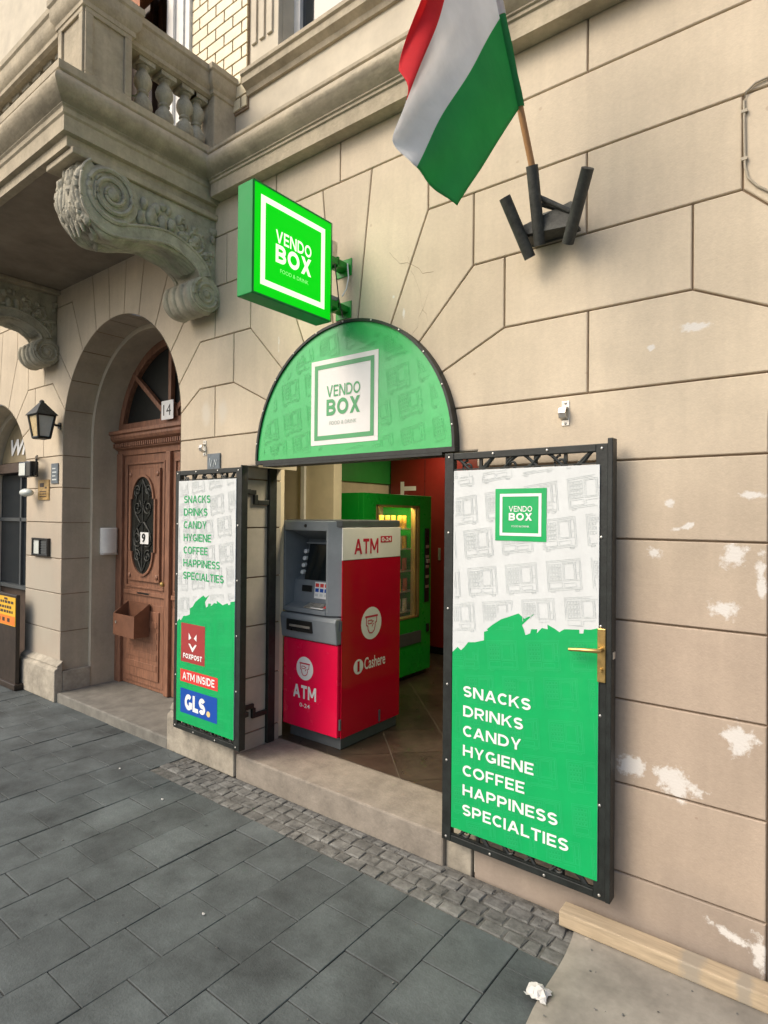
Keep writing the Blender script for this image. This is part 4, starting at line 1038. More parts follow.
ld = bpy.data.lights.new('shop_light', 'AREA'); ld.energy = 5; ld.size = .36; ld.size_y = .26; ld.shape = 'RECTANGLE'; ld.color = (1.0, .80, .52)
lo = bpy.data.objects.new('shop_light', ld); COL.objects.link(lo); lo.location = (0, 0, .005); lo.parent = lp
lq = thing('ceiling_lamp', 'added flat ceiling lamp, unseen behind the arched sign, brightening the shop entrance', 'lamp', (-2.5, .75, RZT-.06))  # unseen lamp added to brighten the partition behind the ATM
bx('lamp_housing', 'white', lq, -2.8, -2.2, .60, .90, RZT-.035, RZT-.002, .004)  # housing of the added unseen lamp
bx('diffuser', 'lampglow', lq, -2.78, -2.22, .62, .88, RZT-.045, RZT-.036, .002)  # glowing face of the added unseen lamp
le = bpy.data.lights.new('entrance_fill_light', 'AREA'); le.energy = 15; le.size = .56; le.size_y = .26; le.shape = 'RECTANGLE'; le.color = (1.0, .84, .60)
lo2 = bpy.data.objects.new('entrance_fill_light', le); COL.objects.link(lo2); lo2.location = (0, 0, .005); lo2.parent = lq

# ------------------------------------------------------------------ neighbouring shopfront on the left
NX = 2*DOORC-SX
y = .36
g = MB(); g.prism([(NX-.79, 2.33)]+arc_pts(NX, SZ, .79, 161, 19, 18)+[(NX+.79, 2.33)], plane_front(y), -.02, .0)
g.box(NX-.80, NX+.80, y-.10, y+.02, 2.20, 2.31)
sf = g.build('shopfront', 'shopbrown', BLD, .004)
bx('stall_riser', 'shopbrown', sf, NX-.80, NX+.80, y, y+.03, 0, .86, .004)
bx('display_pane', 'pane', sf, NX-.80, NX+.80, y+.005, y+.012, .90, 2.20, 0)
g = MB(); g.box(NX-.80, NX+.80, y-.02, y+.02, 1.64, 1.68); g.box(NX-.80, NX+.80, y-.05, y+.02, .86, .90); g.box(NX+.72, NX+.79, y-.02, y+.02, .70, 2.20); g.box(NX-.2, NX-.16, y-.02, y+.02, .9, 2.2)
g.build('glazing_bar', 'atmdark', sf, .002)
g = MB(); g.prism([(NX-.77, 2.33)]+arc_pts(NX, SZ, .77, 161, 19, 18)+[(NX+.77, 2.33)], plane_front(y), .021, .025)
g.build('sign_panel', 'gold', sf)
g = MB(); letters(g, 'Wh', plane_front(y-.03), -7.86, -7.36, 2.41, 2.60, .004, .035, .3)
sl = g.build('shop_lettering', 'twhite', None, loc=(-7.5, y-.03, 2.4)); tag(sl, 'white slanted script letters over the dark shopfront at far left', 'lettering')
bx('shop_dark_room', 'darkshop', BLD, NX-.80, NX+.80, .9, .95, 0, 3.0, 0)

# ------------------------------------------------------------------ round-topped shop sign
SX = -2.272
AS = thing('arched_sign', 'half-round green sign with white framed VENDO BOX logo above the shop opening', 'sign', (SX, -.03, 2.09))
fn = plane_front(-.04); r = .730
def halfdisc(rad, z0, n=48): return [(SX+rad*math.cos(PI*k/n), 2.085+rad*math.sin(PI*k/n)*1.03) for k in range(n+1)]
pn = MB(); hd = halfdisc(r, 2.085); pn.prism(hd, lambda u, v, w: (u, w, v), -.04, -.005)
ins = lambda p: (p[0]-SX)**2+((p[1]-2.085)/1.03)**2 < .69**2 and p[1] > 2.11 and not (-2.535 < p[0] < -2.01 and 2.14 < p[1] < 2.66)
pattern(pn, fn, ins, SX-.8, SX+.8, 2.0, 2.95, .15, .13, .20, .185, .05, R(12), .003, .0012, lambda p, q: 1)
pn.build('sign_panel', ['sgreen', 'sgline'], AS)
rm = MB(); ho, hi = halfdisc(r+.013, 0), halfdisc(r-.002, 0); m = len(ho)
rm.add([(u, -.052, v) for u, v in ho]+[(u, -.052, v) for u, v in hi]+[(u, .0, v) for u, v in ho]+[(u, -.038, v) for u, v in hi],
       [(i, i+1, m+i+1, m+i) for i in range(m-1)]+[(i, i+1, 2*m+i+1, 2*m+i) for i in range(m-1)]+[(m+i, m+i+1, 3*m+i+1, 3*m+i) for i in range(m-1)])
rm.box(SX-r-.013, SX+r+.013, -.05, .0, 2.060, 2.0845); rm.box(SX-r+.06, SX+r-.06, -.05, .06, 2.045, 2.059)
rm.build('rim', 'iron', AS)
lg = MB(); fn2 = plane_front(-.04)
flat(lg, rect(-2.525, -2.018, 2.150, 2.648), fn2, .002); lg.cur = 1
ringrect(lg, -2.497, -2.046, 2.178, 2.620, .026, fn2, .0035)
lg.build('logo_plate', ['swhite', 'slet'], AS)
for txt, u0, u1, v0, v1, mm, bd_ in (('VENDO', -2.40, -2.145, 2.425, 2.492, 'slet', .18), ('BOX', -2.40, -2.145, 2.318, 2.412, 'slet', .235), ('FOOD & DRINK', -2.375, -2.17, 2.262, 2.284, 'sgrey', .0)):
    q = MB(); write(q, txt, fn2, u0, u1, v0, v1, .0036, bd_); q.build('lettering', mm, AS)
sc0 = None
for k in range(11):
    a = PI*(k+.5)/11
    p = (SX+(r+.006)*math.cos(a), -.054, 2.085+(r+.006)*1.03*math.sin(a))
    if sc0 is None: sc0 = MB().blob(p, .006, .004, .006, 8, 5).build('screw', 'steel', AS, smooth=True); p0 = Vector(p)
    else: c = dup(sc0); c.location = Vector(p)-p0

# ------------------------------------------------------------------ projecting lit sign
PS = thing('projecting_sign', 'square lit green VENDO BOX sign box sticking out over the pavement', 'sign', (-2.32, -.15, 2.81))
XS = -2.27
cb = MB(); cb.box(-2.385, XS-.003, -.712, -.152, 2.812, 3.364); cb = cb.build('cabinet', 'cab', PS, .004)
fr = MB(); fnS = plane_side(XS)
ringrect(fr, -.712, -.152, 2.812, 3.364, .008, fnS, .003); fr.build('edge_trim', 'cab', PS)
fc = MB(); flat(fc, rect(-.703, -.161, 2.821, 3.355), fnS, .001); fc.cur = 1
ringrect(fc, -.664, -.209, 2.867, 3.308, .030, fnS, .0022)
fc.build('lit_face', ['lit', 'litw'], PS)
# the far face, away from the camera
fnB = lambda u, v, w: (-2.385-w, -.864-u, v)
fb = MB(); flat(fb, rect(-.703, -.161, 2.821, 3.355), fnB, .002); fb.cur = 1; ringrect(fb, -.664, -.209, 2.867, 3.308, .030, fnB, .0034)
fb.build('lit_face', ['lit', 'litw'], PS)
for f_ in (fnS, fnB):
    for txt, u0, u1, v0, v1, mm, bd_ in (('VENDO', -.567, -.315, 3.108, 3.172, 'litw', .20), ('BOX', -.567, -.315, 3.008, 3.100, 'litw', .24), ('FOOD & DRINK', -.535, -.335, 2.962, 2.982, 'litw2', .0)):
        q = MB(); write(q, txt, f_, u0, u1, v0, v1, .0036, bd_); q.build('lettering', mm, PS)
for zz in (3.17, 2.925):
    q = MB(); q.box(-2.35, -2.27, -.152, -.006, zz-.018, zz+.018); q.box(-2.37, -2.25, -.006, .0, zz-.05, zz+.05); q.box(-2.35, -2.27, -.10, -.085, zz-.03, zz+.03)
    q.build('wall_bracket', 'vgreen', PS, .003)
bx('driver_box', 'steel', PS, -2.33, -2.28, -.14, -.09, 3.19, 3.285, .008)
bx('driver_box', 'atmgrey', PS, -2.335, -2.275, -.145, -.075, 2.945, 2.972, .006)
MB().tube([(-2.26, -.03, 3.18), (-2.255, -.025, 3.10), (-2.258, -.04, 3.03), (-2.262, -.07, 2.98)], .004, 6).build('cable', 'twhite', PS, smooth=True)
MB().tube([(-2.275, -.12, 3.15), (-2.27, -.09, 2.96), (-2.262, -.06, 2.86)], .0035, 6).build('cable', 'black', PS, smooth=True)

# ------------------------------------------------------------------ the two iron gate leaves with banners
def torn_line(pts):
    def f(u):
        if u <= pts[0][0]: return pts[0][1]
        for (a, b), (c, d) in zip(pts, pts[1:]):
            if a <= u <= c and c > a: return b+(d-b)*(u-a)/(c-a)
        return pts[-1][1]
    return f
def ragged(pts, seed, amp):
    rg = random.Random(seed); out = [pts[0]]
    for (a, b), (c, d) in zip(pts, pts[1:]):
        n = max(1, int(math.hypot(c-a, d-b)/.018))
        for k in range(1, n): out.append((a+(c-a)*k/n+rg.uniform(-.003, .003), b+(d-b)*k/n+rg.uniform(-amp, amp)))
        out.append((c, d))
    return out
def gate(root, x0, x1, z0, z1, y, b, torn, seed, post_side, patt):
    """frame (with screws), scroll ornament at head and foot, banner board"""
    t = .05; yb = y+.035
    fr = MB()
    fr.box(x0, x0+t, y, yb, z0, z1); fr.box(x1-t, x1, y, yb, z0, z1); fr.box(x0+t, x1-t, y+.001, yb-.001, z1-.032, z1); fr.box(x0+t, x1-t, y+.001, yb-.001, z0, z0+.032)
    f0 = fr.build('frame', 'iron', root, .003)
    if post_side > 0: bx('hinge_post', 'iron', root, x1+.001, x1+.022, y-.012, yb+.012, z0+.005, z1+.02, .003)
    else: bx('hinge_post', 'iron', root, x1+.001, x1+.014, y-.004, yb+.012, z0, z1+.012, .003)
    bt, bb = b[3], b[2]
    sc = MB()
    for zc, up_ in (((z1-.032+bt)/2, 1), ((z0+.032+bb)/2, -1)):
        h = .036; n = 3; wv = (x1-x0-2*t)/n
        yy = y+.014
        for k in range(n):
            ux = x0+t+wv*k
            sc.tube([(ux+wv*q/14, yy, zc+up_*h*math.cos(PI*q/7+k*PI)) for q in range(15)], .0075, 6)
            sc.tube([(u, yy, v) for u, v in spiral(ux+wv*.32, zc-up_*.01, .032, 1.3, up_, R(90), 20, .008)], .006, 6)
            sc.tube([(ux+wv*.55, yy, zc-up_*h), (ux+wv*.75, yy, zc-up_*.012), (ux+wv*.9, yy, zc+up_*h*.8)], .008, 6)
        sc.box(x0+t, x1-t, y+.006, y+.012, bt+.004 if up_ > 0 else z0+.034, bt+.010 if up_ > 0 else z0+.040)
    # bars that run behind the banner
    for k in range(1, 5):
        ux = x0+t+(x1-x0-2*t)*k/5; sc.box(ux-.007, ux+.007, y+.018, y+.032, z0+.033, z1-.033)
    sc.build('scroll_ornament', 'iron', root, smooth=True)
    fn = plane_front(y-.006)
    bn = MB(); bn.box(b[0], b[1], y-.006, y-.001, bb, bt)
    rag = torn; f = torn_line(sorted(torn))
    bn.cur = 1; flat(bn, [(b[0], bb), (b[1], bb)]+[(u, min(v, bt)) for u, v in rag[::-1]], fn, .0008)
    ins = lambda p: b[0]+.004 < p[0] < b[1]-.004 and bb+.004 < p[1] < bt-.004
    mf = lambda p, q: (2 if (p[1] > f(p[0])+.02 and q[1] > f(q[0])+.02) else (3 if (p[1] < f(p[0])-.02 and q[1] < f(q[0])-.02) else None))
    pattern(bn, fn, ins, b[0]-.1, b[1]+.1, bb-.1, bt+.1, *patt, R(8), .0021, .0014, mf)
    bo = bn.build('banner', ['bwhite', 'bgreen', 'bline', 'bgline'], root)
    s0 = None
    pos = [(x0+t/2, z0+.02+(z1-z0-.04)*k/5) for k in range(6)]+[(x1-t/2, z0+.02+(z1-z0-.04)*k/5) for k in range(6)]+[(x0+(x1-x0)*k/3, z1-.014) for k in (1, 2)]+[(x0+(x1-x0)*k/3, z0+.014) for k in (1, 2)]
    for (u, v) in pos:
        if s0 is None: s0 = MB().blob((u, y-.001, v), .0062, .004, .0062, 8, 5).build('screw', 'steel', root, smooth=True); q0 = (u, v)
        else: c = dup(s0); c.location = (u-q0[0], 0, v-q0[1])
    return bo, fn
WORDS = ['SNACKS', 'DRINKS', 'CANDY', 'HYGIENE', 'COFFEE', 'HAPPINESS', 'SPECIALTIES']
GR = thing('iron_gate_leaf', 'wider black iron gate leaf with brass handle, folded against the wall right of the opening', 'gate leaf', (-1.15, -.08, .17))
yR = -.094
tornR = [(-1.500, 1.085), (-1.472, 1.113), (-1.453, 1.099), (-1.434, 1.118), (-1.415, 1.143), (-1.377, 1.148), (-1.331, 1.163), (-1.331, 1.203), (-1.31, 1.211), (-1.317, 1.216), (-1.287, 1.241), (-1.245, 1.27), (-1.199, 1.289), (-1.159, 1.306), (-1.131, 1.286), (-1.082, 1.312), (-1.114, 1.284), (-1.142, 1.256), (-1.133, 1.239), (-1.125, 1.213), (-1.103, 1.224), (-1.098, 1.243), (-1.07, 1.246), (-1.073, 1.227), (-1.049, 1.254), (-1.022, 1.252), (-1.024, 1.272), (-0.991, 1.258), (-0.97, 1.246), (-0.949, 1.261), (-0.884, 1.267), (-0.884, 1.251), (-0.867, 1.253), (-0.864, 1.271), (-0.839, 1.272), (-0.804, 1.283)]
bR, fR = gate(GR, -1.557, -.772, .168, 2.045, yR, (-1.500, -.804, .245, 1.958), tornR, 4, 1, (.150, .128, .195, .178, .045))
lgp = MB(); flat(lgp, rect(-1.277, -1.031, 1.630, 1.866), fR, .002); lgp.cur = 1; ringrect(lgp, -1.254, -1.054, 1.653, 1.843, .013, fR, .0032)
lgp.build('logo_plate', ['bgreen', 'twhite'], bR)
for txt, u0, u1, v0, v1, bd_ in (('VENDO', -1.209, -1.097, 1.762, 1.787, .17), ('BOX', -1.209, -1.097, 1.722, 1.756, .24), ('FOOD & DRINK', -1.195, -1.11, 1.692, 1.700, 0)):
    q = MB(); write(q, txt, fR, u0, u1, v0, v1, .0032, bd_); q.build('lettering', 'twhite', bR)
for k, wrd in enumerate(WORDS):
    z = .935-.0934*k; wdt = .0530*capwidth(wrd)
    q = MB(); caps(q, wrd, fR, -1.437, -1.437+wdt, z-.0515, z, .0024, .208); q.build('lettering', 'twhite', bR)
hp = bx('handle_plate', 'brass', GR, -.808, -.774, yR-.011, yR-.0005, 1.062, 1.283, .003)
g = MB(); g.tube([(-.789, yR-.011, 1.198), (-.789, yR-.05, 1.198), (-.80, yR-.056, 1.198), (-.86, yR-.056, 1.194), (-.912, yR-.050, 1.188)], [.010, .009, .009, .008, .007], 10)
g.lathe([(.0, -.018), (.007, -.018), (.007, -.01), (.007, 0)], (-.791, yR-.008, 1.115), 12, 'y'); g.build('handle', 'brass', hp, smooth=True)
bx('lock_strike', 'steel', GR, -.750, -.746, yR+.0, yR+.03, 1.16, 1.19, .002)

GL = thing('iron_gate_leaf', 'narrower black iron gate leaf with parcel and ATM stickers, left of the red machine', 'gate leaf', (-3.42, -.1, .22))
yL = -.114
tornL = [(-3.750, .978), (-3.725, 1.0), (-3.71, .99), (-3.675, 1.025), (-3.64, 1.03), (-3.602, 1.043), (-3.602, 1.085), (-3.57, 1.10), (-3.54, 1.135), (-3.50, 1.160), (-3.45, 1.188), (-3.425, 1.175), (-3.385, 1.196), (-3.432, 1.145), (-3.42, 1.108), (-3.40, 1.118), (-3.395, 1.138), (-3.365, 1.14), (-3.368, 1.122), (-3.33, 1.148), (-3.30, 1.146), (-3.305, 1.165), (-3.24, 1.142), (-3.19, 1.16), (-3.185, 1.148), (-3.165, 1.152), (-3.16, 1.17), (-3.117, 1.178)]
bL, fL = gate(GL, -3.797, -3.078, .221, 2.045, yL, (-3.750, -3.117, .285, 1.972), tornL, 9, -1, (.145, .125, .19, .172, .045))
for k, wrd in enumerate(WORDS):
    z = 1.868-.0885*k; wdt = .0465*capwidth(wrd)
    q = MB(); caps(q, wrd, fL, -3.683, -3.683+wdt, z-.052, z, .0024, .18); q.build('lettering', 'tgreen', bL)
st = MB(); flat(st, rect(-3.700, -3.426, .708, .978), fL, .002); st.cur = 1
cx, cz = -3.563, .87
flat(st, [(cx-.045, cz-.005), (cx-.045, cz+.045), (cx-.015, cz+.012), (cx-.022, cz+.008)], fL, .0032); flat(st, [(cx+.045, cz+.045), (cx+.045, cz-.005), (cx+.022, cz+.008), (cx+.015, cz+.012)][::-1], fL, .0032)
flat(st, [(cx-.048, cz-.030), (cx-.03, cz-.028), (cx, cz-.055), (cx+.03, cz-.028), (cx+.048, cz-.030), (cx, cz-.085)], fL, .0032)
caps(st, 'FOXPOST', fL, cx-.108, cx+.108, .735, .770, .0032, .26, .12)
st.build('fox_sticker', ['foxred', 'twhite'], bL)
st = MB(); flat(st, rect(-3.703, -3.281, .568, .655), fL, .002); st.cur = 1; caps(st, 'ATM INSIDE', fL, -3.675, -3.315, .586, .638, .0032, .21); st.build('atm_sticker', ['lred', 'twhite'], bL)
st = MB(); flat(st, rect(-3.700, -3.285, .352, .522), fL, .002); st.cur = 1; caps(st, 'GLS', fL, -3.645, -3.412, .380, .490, .0032, .29, .08)
st.cur = 2; flat(st, disc(-3.378, .398, .020, 18), fL, .0032); st.build('parcel_sticker', ['lblue', 'twhite', 'lyellow'], bL)
for zz in (1.875, .425):
    g = MB(); g.box(-3.10, -3.065, -.078, -.055, zz, zz+.032); g.box(-3.195, -3.068, -.055, -.035, zz, zz+.032); g.box(-3.195, -3.175, -.035, .10, zz, zz+.032)
    g.box(-3.195, -3.175, .085, .115, zz-.068, zz); g.box(-3.195, -3.175, .115, .216, zz-.068, zz-.036)
    g.build('hinge_arm', 'iron', GL, .003)

# ------------------------------------------------------------------ cash machine
AT = thing('cash_machine', 'red and grey ATM standing in the shop opening', 'cash machine', (-2.96, .74, zf))
x0, x1, y0, y1 = -3.235, -2.685, .395, 1.085
g = MB(); g.box(x0+.01, x1, y0+.06, y1, .235, 1.045); g.box(x0+.01, x1, y0+.255, y1, 1.045, 1.655); g.box(x0+.01, x0+.028, y0+.06, y0+.255, 1.045, 1.655); g.box(x0+.03, x1-.02, y0+.10, y1-.02, 1.655, 1.70)
bo = g.build('body', 'atmdark', AT, .006)
bx('base', 'atmdark', AT, x0+.05, x1-.012, y0+.05, y1-.01, zf+.001, .233, .004)
bx('top_cap', 'atmdark', AT, x0+.002, x1+.002, y0+.03, y1+.002, 1.657, 1.708, .008)
sd_ = MB(); sd_.box(x1+.0005, x1+.008, y0+.03, y1, .237, 1.434); sd_.cur = 1; sd_.box(x1+.0005, x1+.008, y0+.03, y1, 1.436, 1.654)
sp = sd_.build('side_panel', ['red2', 'swhite'], AT, .002)
fnA = plane_side(x1+.008)
q = MB(); caps(q, 'ATM', fnA, .545, .812, 1.472, 1.578, .001, .22); q.build('lettering', 'tred', sp)
q = MB(); flat(q, rect(.838, .975, 1.545, 1.592), fnA, .001); q.cur = 1; letters(q, '0-24', fnA, .85, .963, 1.553, 1.584, .002, .03)
q.build('opening_hours', ['tred', 'twhite'], sp)
def face_icon(mb, cu, cv, r, fn, w, c0, c1):
    mb.cur = c0; flat(mb, disc(cu, cv, r), fn, w); mb.cur = c1
    ww = w+.001; s_ = r
    def seg(a, b, t=.035):
        A, B = Vector((cu+a[0]*s_, cv+a[1]*s_)), Vector((cu+b[0]*s_, cv+b[1]*s_)); d = (B-A).normalized(); n_ = Vector((-d.y, d.x))*t*s_
        flat(mb, [tuple(A-n_), tuple(B-n_), tuple(B+n_), tuple(A+n_)], fn, ww)
    flat(mb, [(cu-.62*s_, cv+.36*s_), (cu+.62*s_, cv+.36*s_), (cu+.62*s_, cv+.48*s_), (cu-.62*s_, cv+.48*s_)], fn, ww)
    pts = [(-.5, .36), (-.5, -.10), (-.36, -.14), (-.34, -.38), (-.2, -.58), (.06, -.62), (.28, -.46), (.36, -.2), (.36, .0), (.5, .02), (.52, .36)]
    for a, b in zip(pts, pts[1:]): seg(a, b)
    for a, b in (((-.34, .18), (.05, .18)), ((-.34, -.02), (.05, -.02)), ((-.34, .18), (-.34, -.02)), ((.05, .18), (.05, -.02)), ((.05, -.22), (.2, -.02)), ((.05, .1), (.22, .1))): seg(a, b, .03)
q = MB(); face_icon(q, .74, .975, .115, fnA, .001, 0, 1); q.build('logo_disc', ['swhite', 'tred'], sp)
q = MB(); flat(q, disc(.600, .69, .052), fnA, .001); q.cur = 1; flat(q, rect(.588, .612, .655, .728), fnA, .002); q.cur = 0; letters(q, 'Cashere', fnA, .665, .905, .655, .74, .001, .012); q.build('maker_mark', ['swhite', 'red2'], sp)
# lower door
ld_ = bx('lower_door', 'red', AT, x0+.02, x1-.006, y0+.004, y0+.058, .245, .862, .006)
fnF = plane_front(y0+.004)
q = MB(); face_icon(q, -2.997, .665, .082, fnF, .001, 0, 1); q.build('logo_disc', ['swhite', 'tred'], ld_)
q = MB(); caps(q, 'ATM', fnF, -3.11, -2.885, .452, .545, .001, .24); q.build('lettering', 'swhite', ld_)
q = MB(); letters(q, '0-24', fnF, -3.045, -2.945, .392, .420, .001, .01); q.build('opening_hours', 'swhite', ld_)
# cash drawer section
g = MB(); g.prism([(y0-.02, 1.045), (y0-.03, 1.02), (y0-.012, .868), (y0+.058, .868), (y0+.058, 1.045)], lambda u, v, w: (w, u, v), x0, x1)
dr = g.build('dispenser_section', 'atmgrey', AT, .010)
bx('cash_slot', 'black', dr, -3.15, -2.90, y0-.034, y0-.012, .925, 1.005, .004)
bx('shutter', 'steel', dr, -3.115, -2.915, y0-.040, y0-.034, .955, .972, .003)
# upper fascia: frame round a deep recess
g = MB()
g.box(x0, x1-.105, y0, y0+.06, 1.63, 1.70)                                        # brow
g.box(x0, x0+.03, y0, y0+.25, 1.052, 1.63)                                        # left cheek
g.prism([(x1-.118, y0), (x1-.098, y0), (x1, y0+.06), (x1, y0+.25), (x1-.118, y0+.25)], lambda u, v, w: (u, v, w), 1.052, 1.70)   # right cheek, chamfered
g.box(x0+.03, x1-.118, y0+.235, y0+.25, 1.052, 1.63)
g.prism([(y0-.005, 1.052), (y0-.005, 1.085), (y0+.09, 1.115), (y0+.235, 1.15), (y0+.235, 1.052)], lambda u, v, w: (w, u, v), x0+.03, x1-.118)     # shelf
g.prism([(y0+.085, 1.11), (y0+.10, 1.27), (y0+.235, 1.33), (y0+.235, 1.11)], lambda u, v, w: (w, u, v), x0+.03, x1-.118)                          # upright with reader
g.prism([(y0+.06, 1.63), (y0+.235, 1.56), (y0+.235, 1.63)], lambda u, v, w: (w, u, v), x0+.03, x1-.118)
fa = g.build('fascia', 'atmgrey', AT, .006)
g = MB().lathe([(.0, -.004), (.011, -.004), (.013, 0)], (-3.0, y0, 1.665), 16, 'y'); g.build('camera_eye', 'black', fa)
fs_ = lambda u, v, w: (u-.035, y0+.125+(v-1.28)*.22-w, v)
q = MB(); q.prism(rect(-3.075, -2.815, 1.275, 1.53), fs_, 0, .022); scq = q.build('screen', 'screen', fa, .004)
q = MB(); q.prism(rect(-3.10, -2.808, 1.532, 1.545), fs_, 0, .035); q.build('screen_hood', 'atmgrey', fa, .003)
k0 = None
for k in range(4):
    u, v = -3.105, 1.325+.05*k
    q = MB(); q.prism(disc(u, v, .016, 12), fs_, 0, .028); q.build('function_key', 'twhite', fa, .003)
fu = lambda u, v, w: (u-.02, y0+.085+(v-1.11)*.094-w, v)
q = MB(); q.prism(rect(-3.10, -3.0, 1.19, 1.235), fu, 0, .006); q.build('card_reader', 'black', fa, .003)
q = MB(); q.prism(rect(-2.975, -2.835, 1.15, 1.265), fu, 0, .002); q.cur = 1
for i in range(3): flat(q, rect(-2.968+.045*i, -2.934+.045*i, 1.23, 1.255), fu, .003)
q.cur = 2
for i in range(3): flat(q, rect(-2.968+.045*i, -2.934+.045*i, 1.195, 1.22), fu, .003)
q.cur = 3
for i in range(3): flat(q, rect(-2.968+.045*i, -2.938+.045*i, 1.165, 1.183), fu, .003)
q.build('card_sticker', ['twhite', 'lred', 'lblue', 'bline'], fa)
q = MB(); q.prism(rect(-2.828, -2.812, 1.17, 1.25), fu, 0, .02); q.build('card_slot', 'vgreen', fa, .003)
fk = lambda u, v, w: (u, y0-.012+v*.75, 1.084+v*.24+w)
q = MB(); q.prism(rect(-3.02, -2.86, .02, .12), fk, 0, .006)
for i in range(4):
    for j in range(4): q.prism(rect(-3.01+.037*i, -2.98+.037*i, .026+.023*j, .043+.023*j), fk, .006, .010)
q.build('keypad', 'steel', fa, .001)
q = MB(); flat(q, rect(-2.855, -2.81, .05, .11), fk, .003); q.build('red_sticker', 'lred', fa)
q = MB(); flat(q, rect(-2.94, -2.82, -.003, .018), fk, .012); q.build('white_sticker', 'twhite', fa)
for zz in (.30, .96): 
    MB().lathe([(.009, 0), (.009, .07)], (x1+.006, y0+.02, zz), 10).build('hinge', 'atmdark', AT, smooth=True)
bx('panel_seam', 'atmdark', AT, x1+.0082, x1+.0088, y0+.032, y1-.002, 1.4335, 1.4365, 0)
bx('panel_latch', 'atmdark', AT, x1+.008, x1+.016, .83, .845, .25, .335, .002)

# ------------------------------------------------------------------ green vending machine
VM = thing('vending_machine', 'tall green vending machine with lit glass window behind the ATM', 'vending machine', (-3.78, 2.0, zf))
vx0, vx1, vy0, vy1, vz0, vz1 = -4.20, -3.355, 1.462, 2.548, .20, 1.945
wy0, wy1, wz0, wz1 = 1.64, 2.335, .745, 1.842
g = MB(); g.box(vx0, vx1-.06, vy0, vy0+.03, vz0, vz1); g.box(vx0, vx1-.06, vy1-.03, vy1, vz0, vz1); g.box(vx0, vx0+.03, vy0+.03, vy1-.03, vz0, vz1)
g.box(vx0+.03, vx1-.06, vy0+.03, vy1-.03, vz1-.03, vz1); g.box(vx0+.03, vx1-.06, vy0+.03, vy1-.03, vz0, .72)
g.build('cabinet', 'vgreen', VM, .004)
g = MB(); g.box(vx1-.06, vx1, vy0, wy0, vz0, vz1); g.box(vx1-.06, vx1, wy1, vy1, vz0, vz1); g.box(vx1-.06, vx1, wy0, wy1, vz0, wz0); g.box(vx1-.06, vx1, wy0, wy1, wz1, vz1)
dv = g.build('front_door', 'vgreen', VM, .004)
bx('foot_rail', 'black', VM, vx0+.03, vx1-.03, vy0+.03, vy1-.03, zf+.001, vz0, .002)
g = MB()
for a in ((wy0, wy1, wz0, wz0+.02), (wy0, wy1, wz1-.02, wz1), (wy0, wy0+.03, wz0, wz1), (wy1-.03, wy1, wz0, wz1)): g.box(vx1-.055, vx1+.006, a[0], a[1], a[2], a[3])
g.box(vx1-.05, vx1+.003, wy1-.075, wy1-.05, wz0+.02, wz1-.02)
g.build('window_frame', 'vframe', dv, .003)
bx('window_glass', 'vglass', dv, vx1-.02, vx1-.015, wy0+.03, wy1-.03, wz0+.02, wz1-.02, 0)
bx('back_panel', 'vdark', VM, -3.86, -3.85, wy0-.1, wy1+.05, .73, 1.91, 0)
shz = [.80, 1.0, 1.20, 1.42, 1.62]
for z in shz: bx('shelf', 'steel', VM, -3.84, -3.44, wy0-.05, wy1+.02, z-.012, z, .002)
bx('light_tube', 'tube', VM, -3.43, -3.42, wy0, wy1-.04, 1.83, 1.85, 0)
g = MB(); q = g; g.box(vx1+.001, vx1+.012, 2.425, 2.50, .88, 1.62); q.cur = 1
for k in range(5): q.box(vx1+.012, vx1+.017, 2.435, 2.49, 1.02+.10*k, 1.05+.10*k)
g = q.build('keypad_panel', ['black', 'steel'], dv, .002)
bx('coin_return', 'steel', g, vx1+.012, vx1+.03, 2.44, 2.49, 1.27, 1.31, .004)
bx('pickup_flap', 'atmdark', dv, vx1+.001, vx1+.01, 1.95, 2.37, .49, .61, .004)
bx('lock', 'black', dv, vx1+.001, vx1+.02, 2.46, 2.50, .58, .66, .004)
prot = {}
rg = random.Random(21)
for si, z in enumerate(shz):
    for k in range(7):
        kind = ('yellow', 'red', 'pale')[0 if si == 4 else (rg.choice([1, 2, 2, 0]))]
        yy = wy0+.045+k*.093
        if kind not in prot:
            g = MB(); w_, h_ = .034, .125
            n = 6; pts = []
            for j in range(n+1):
                for sgn_ in (1, -1):
                    for i in range(n+1):
                        bl = math.sin(PI*min(max(j/n, 0), 1))*math.sin(PI*i/n)
                        pts.append((sgn_*.004+sgn_*.018*bl, -w_+2*w_*i/n, h_*j/n))
            fs2 = []
            W_ = 2*(n+1)
            for j in range(n):
                for i in range(n):
                    fs2.append((j*W_+i, j*W_+i+1, (j+1)*W_+i+1, (j+1)*W_+i)); fs2.append((j*W_+n+1+i, j*W_+n+2+i, (j+1)*W_+n+2+i, (j+1)*W_+n+1+i))
                for (a, b) in ((0, n+1), (n, 2*n+1)): fs2.append((j*W_+a, (j+1)*W_+a, (j+1)*W_+b, j*W_+b))
            g.add([(p[0]-3.47, p[1]+yy, p[2]+z+.001) for p in pts], fs2)
            o = g.build('snack_packet', 'snack'+kind, None, smooth=True, loc=(-3.47, yy, z+.001)); prot[kind] = o
        else:
            o = dup(prot[kind], (-3.47+rg.uniform(-.01, .01), yy, z+.001))
        lab = {'yellow': 'glossy yellow snack packet on the lit top shelf of the green machine', 'red': 'red snack packet on a lower shelf inside the green machine', 'pale': 'pale snack packet on a lower shelf inside the green machine'}
        if kind == 'yellow' and si != 4: lab = dict(lab, yellow='yellow snack packet on a lower shelf inside the green machine')
        tag(o, lab[kind], 'snack', {'yellow': 'yellow packets on the top shelf' if si == 4 else 'yellow packets on lower shelves', 'red': 'red packets on lower shelves', 'pale': 'pale packets on lower shelves'}[kind])

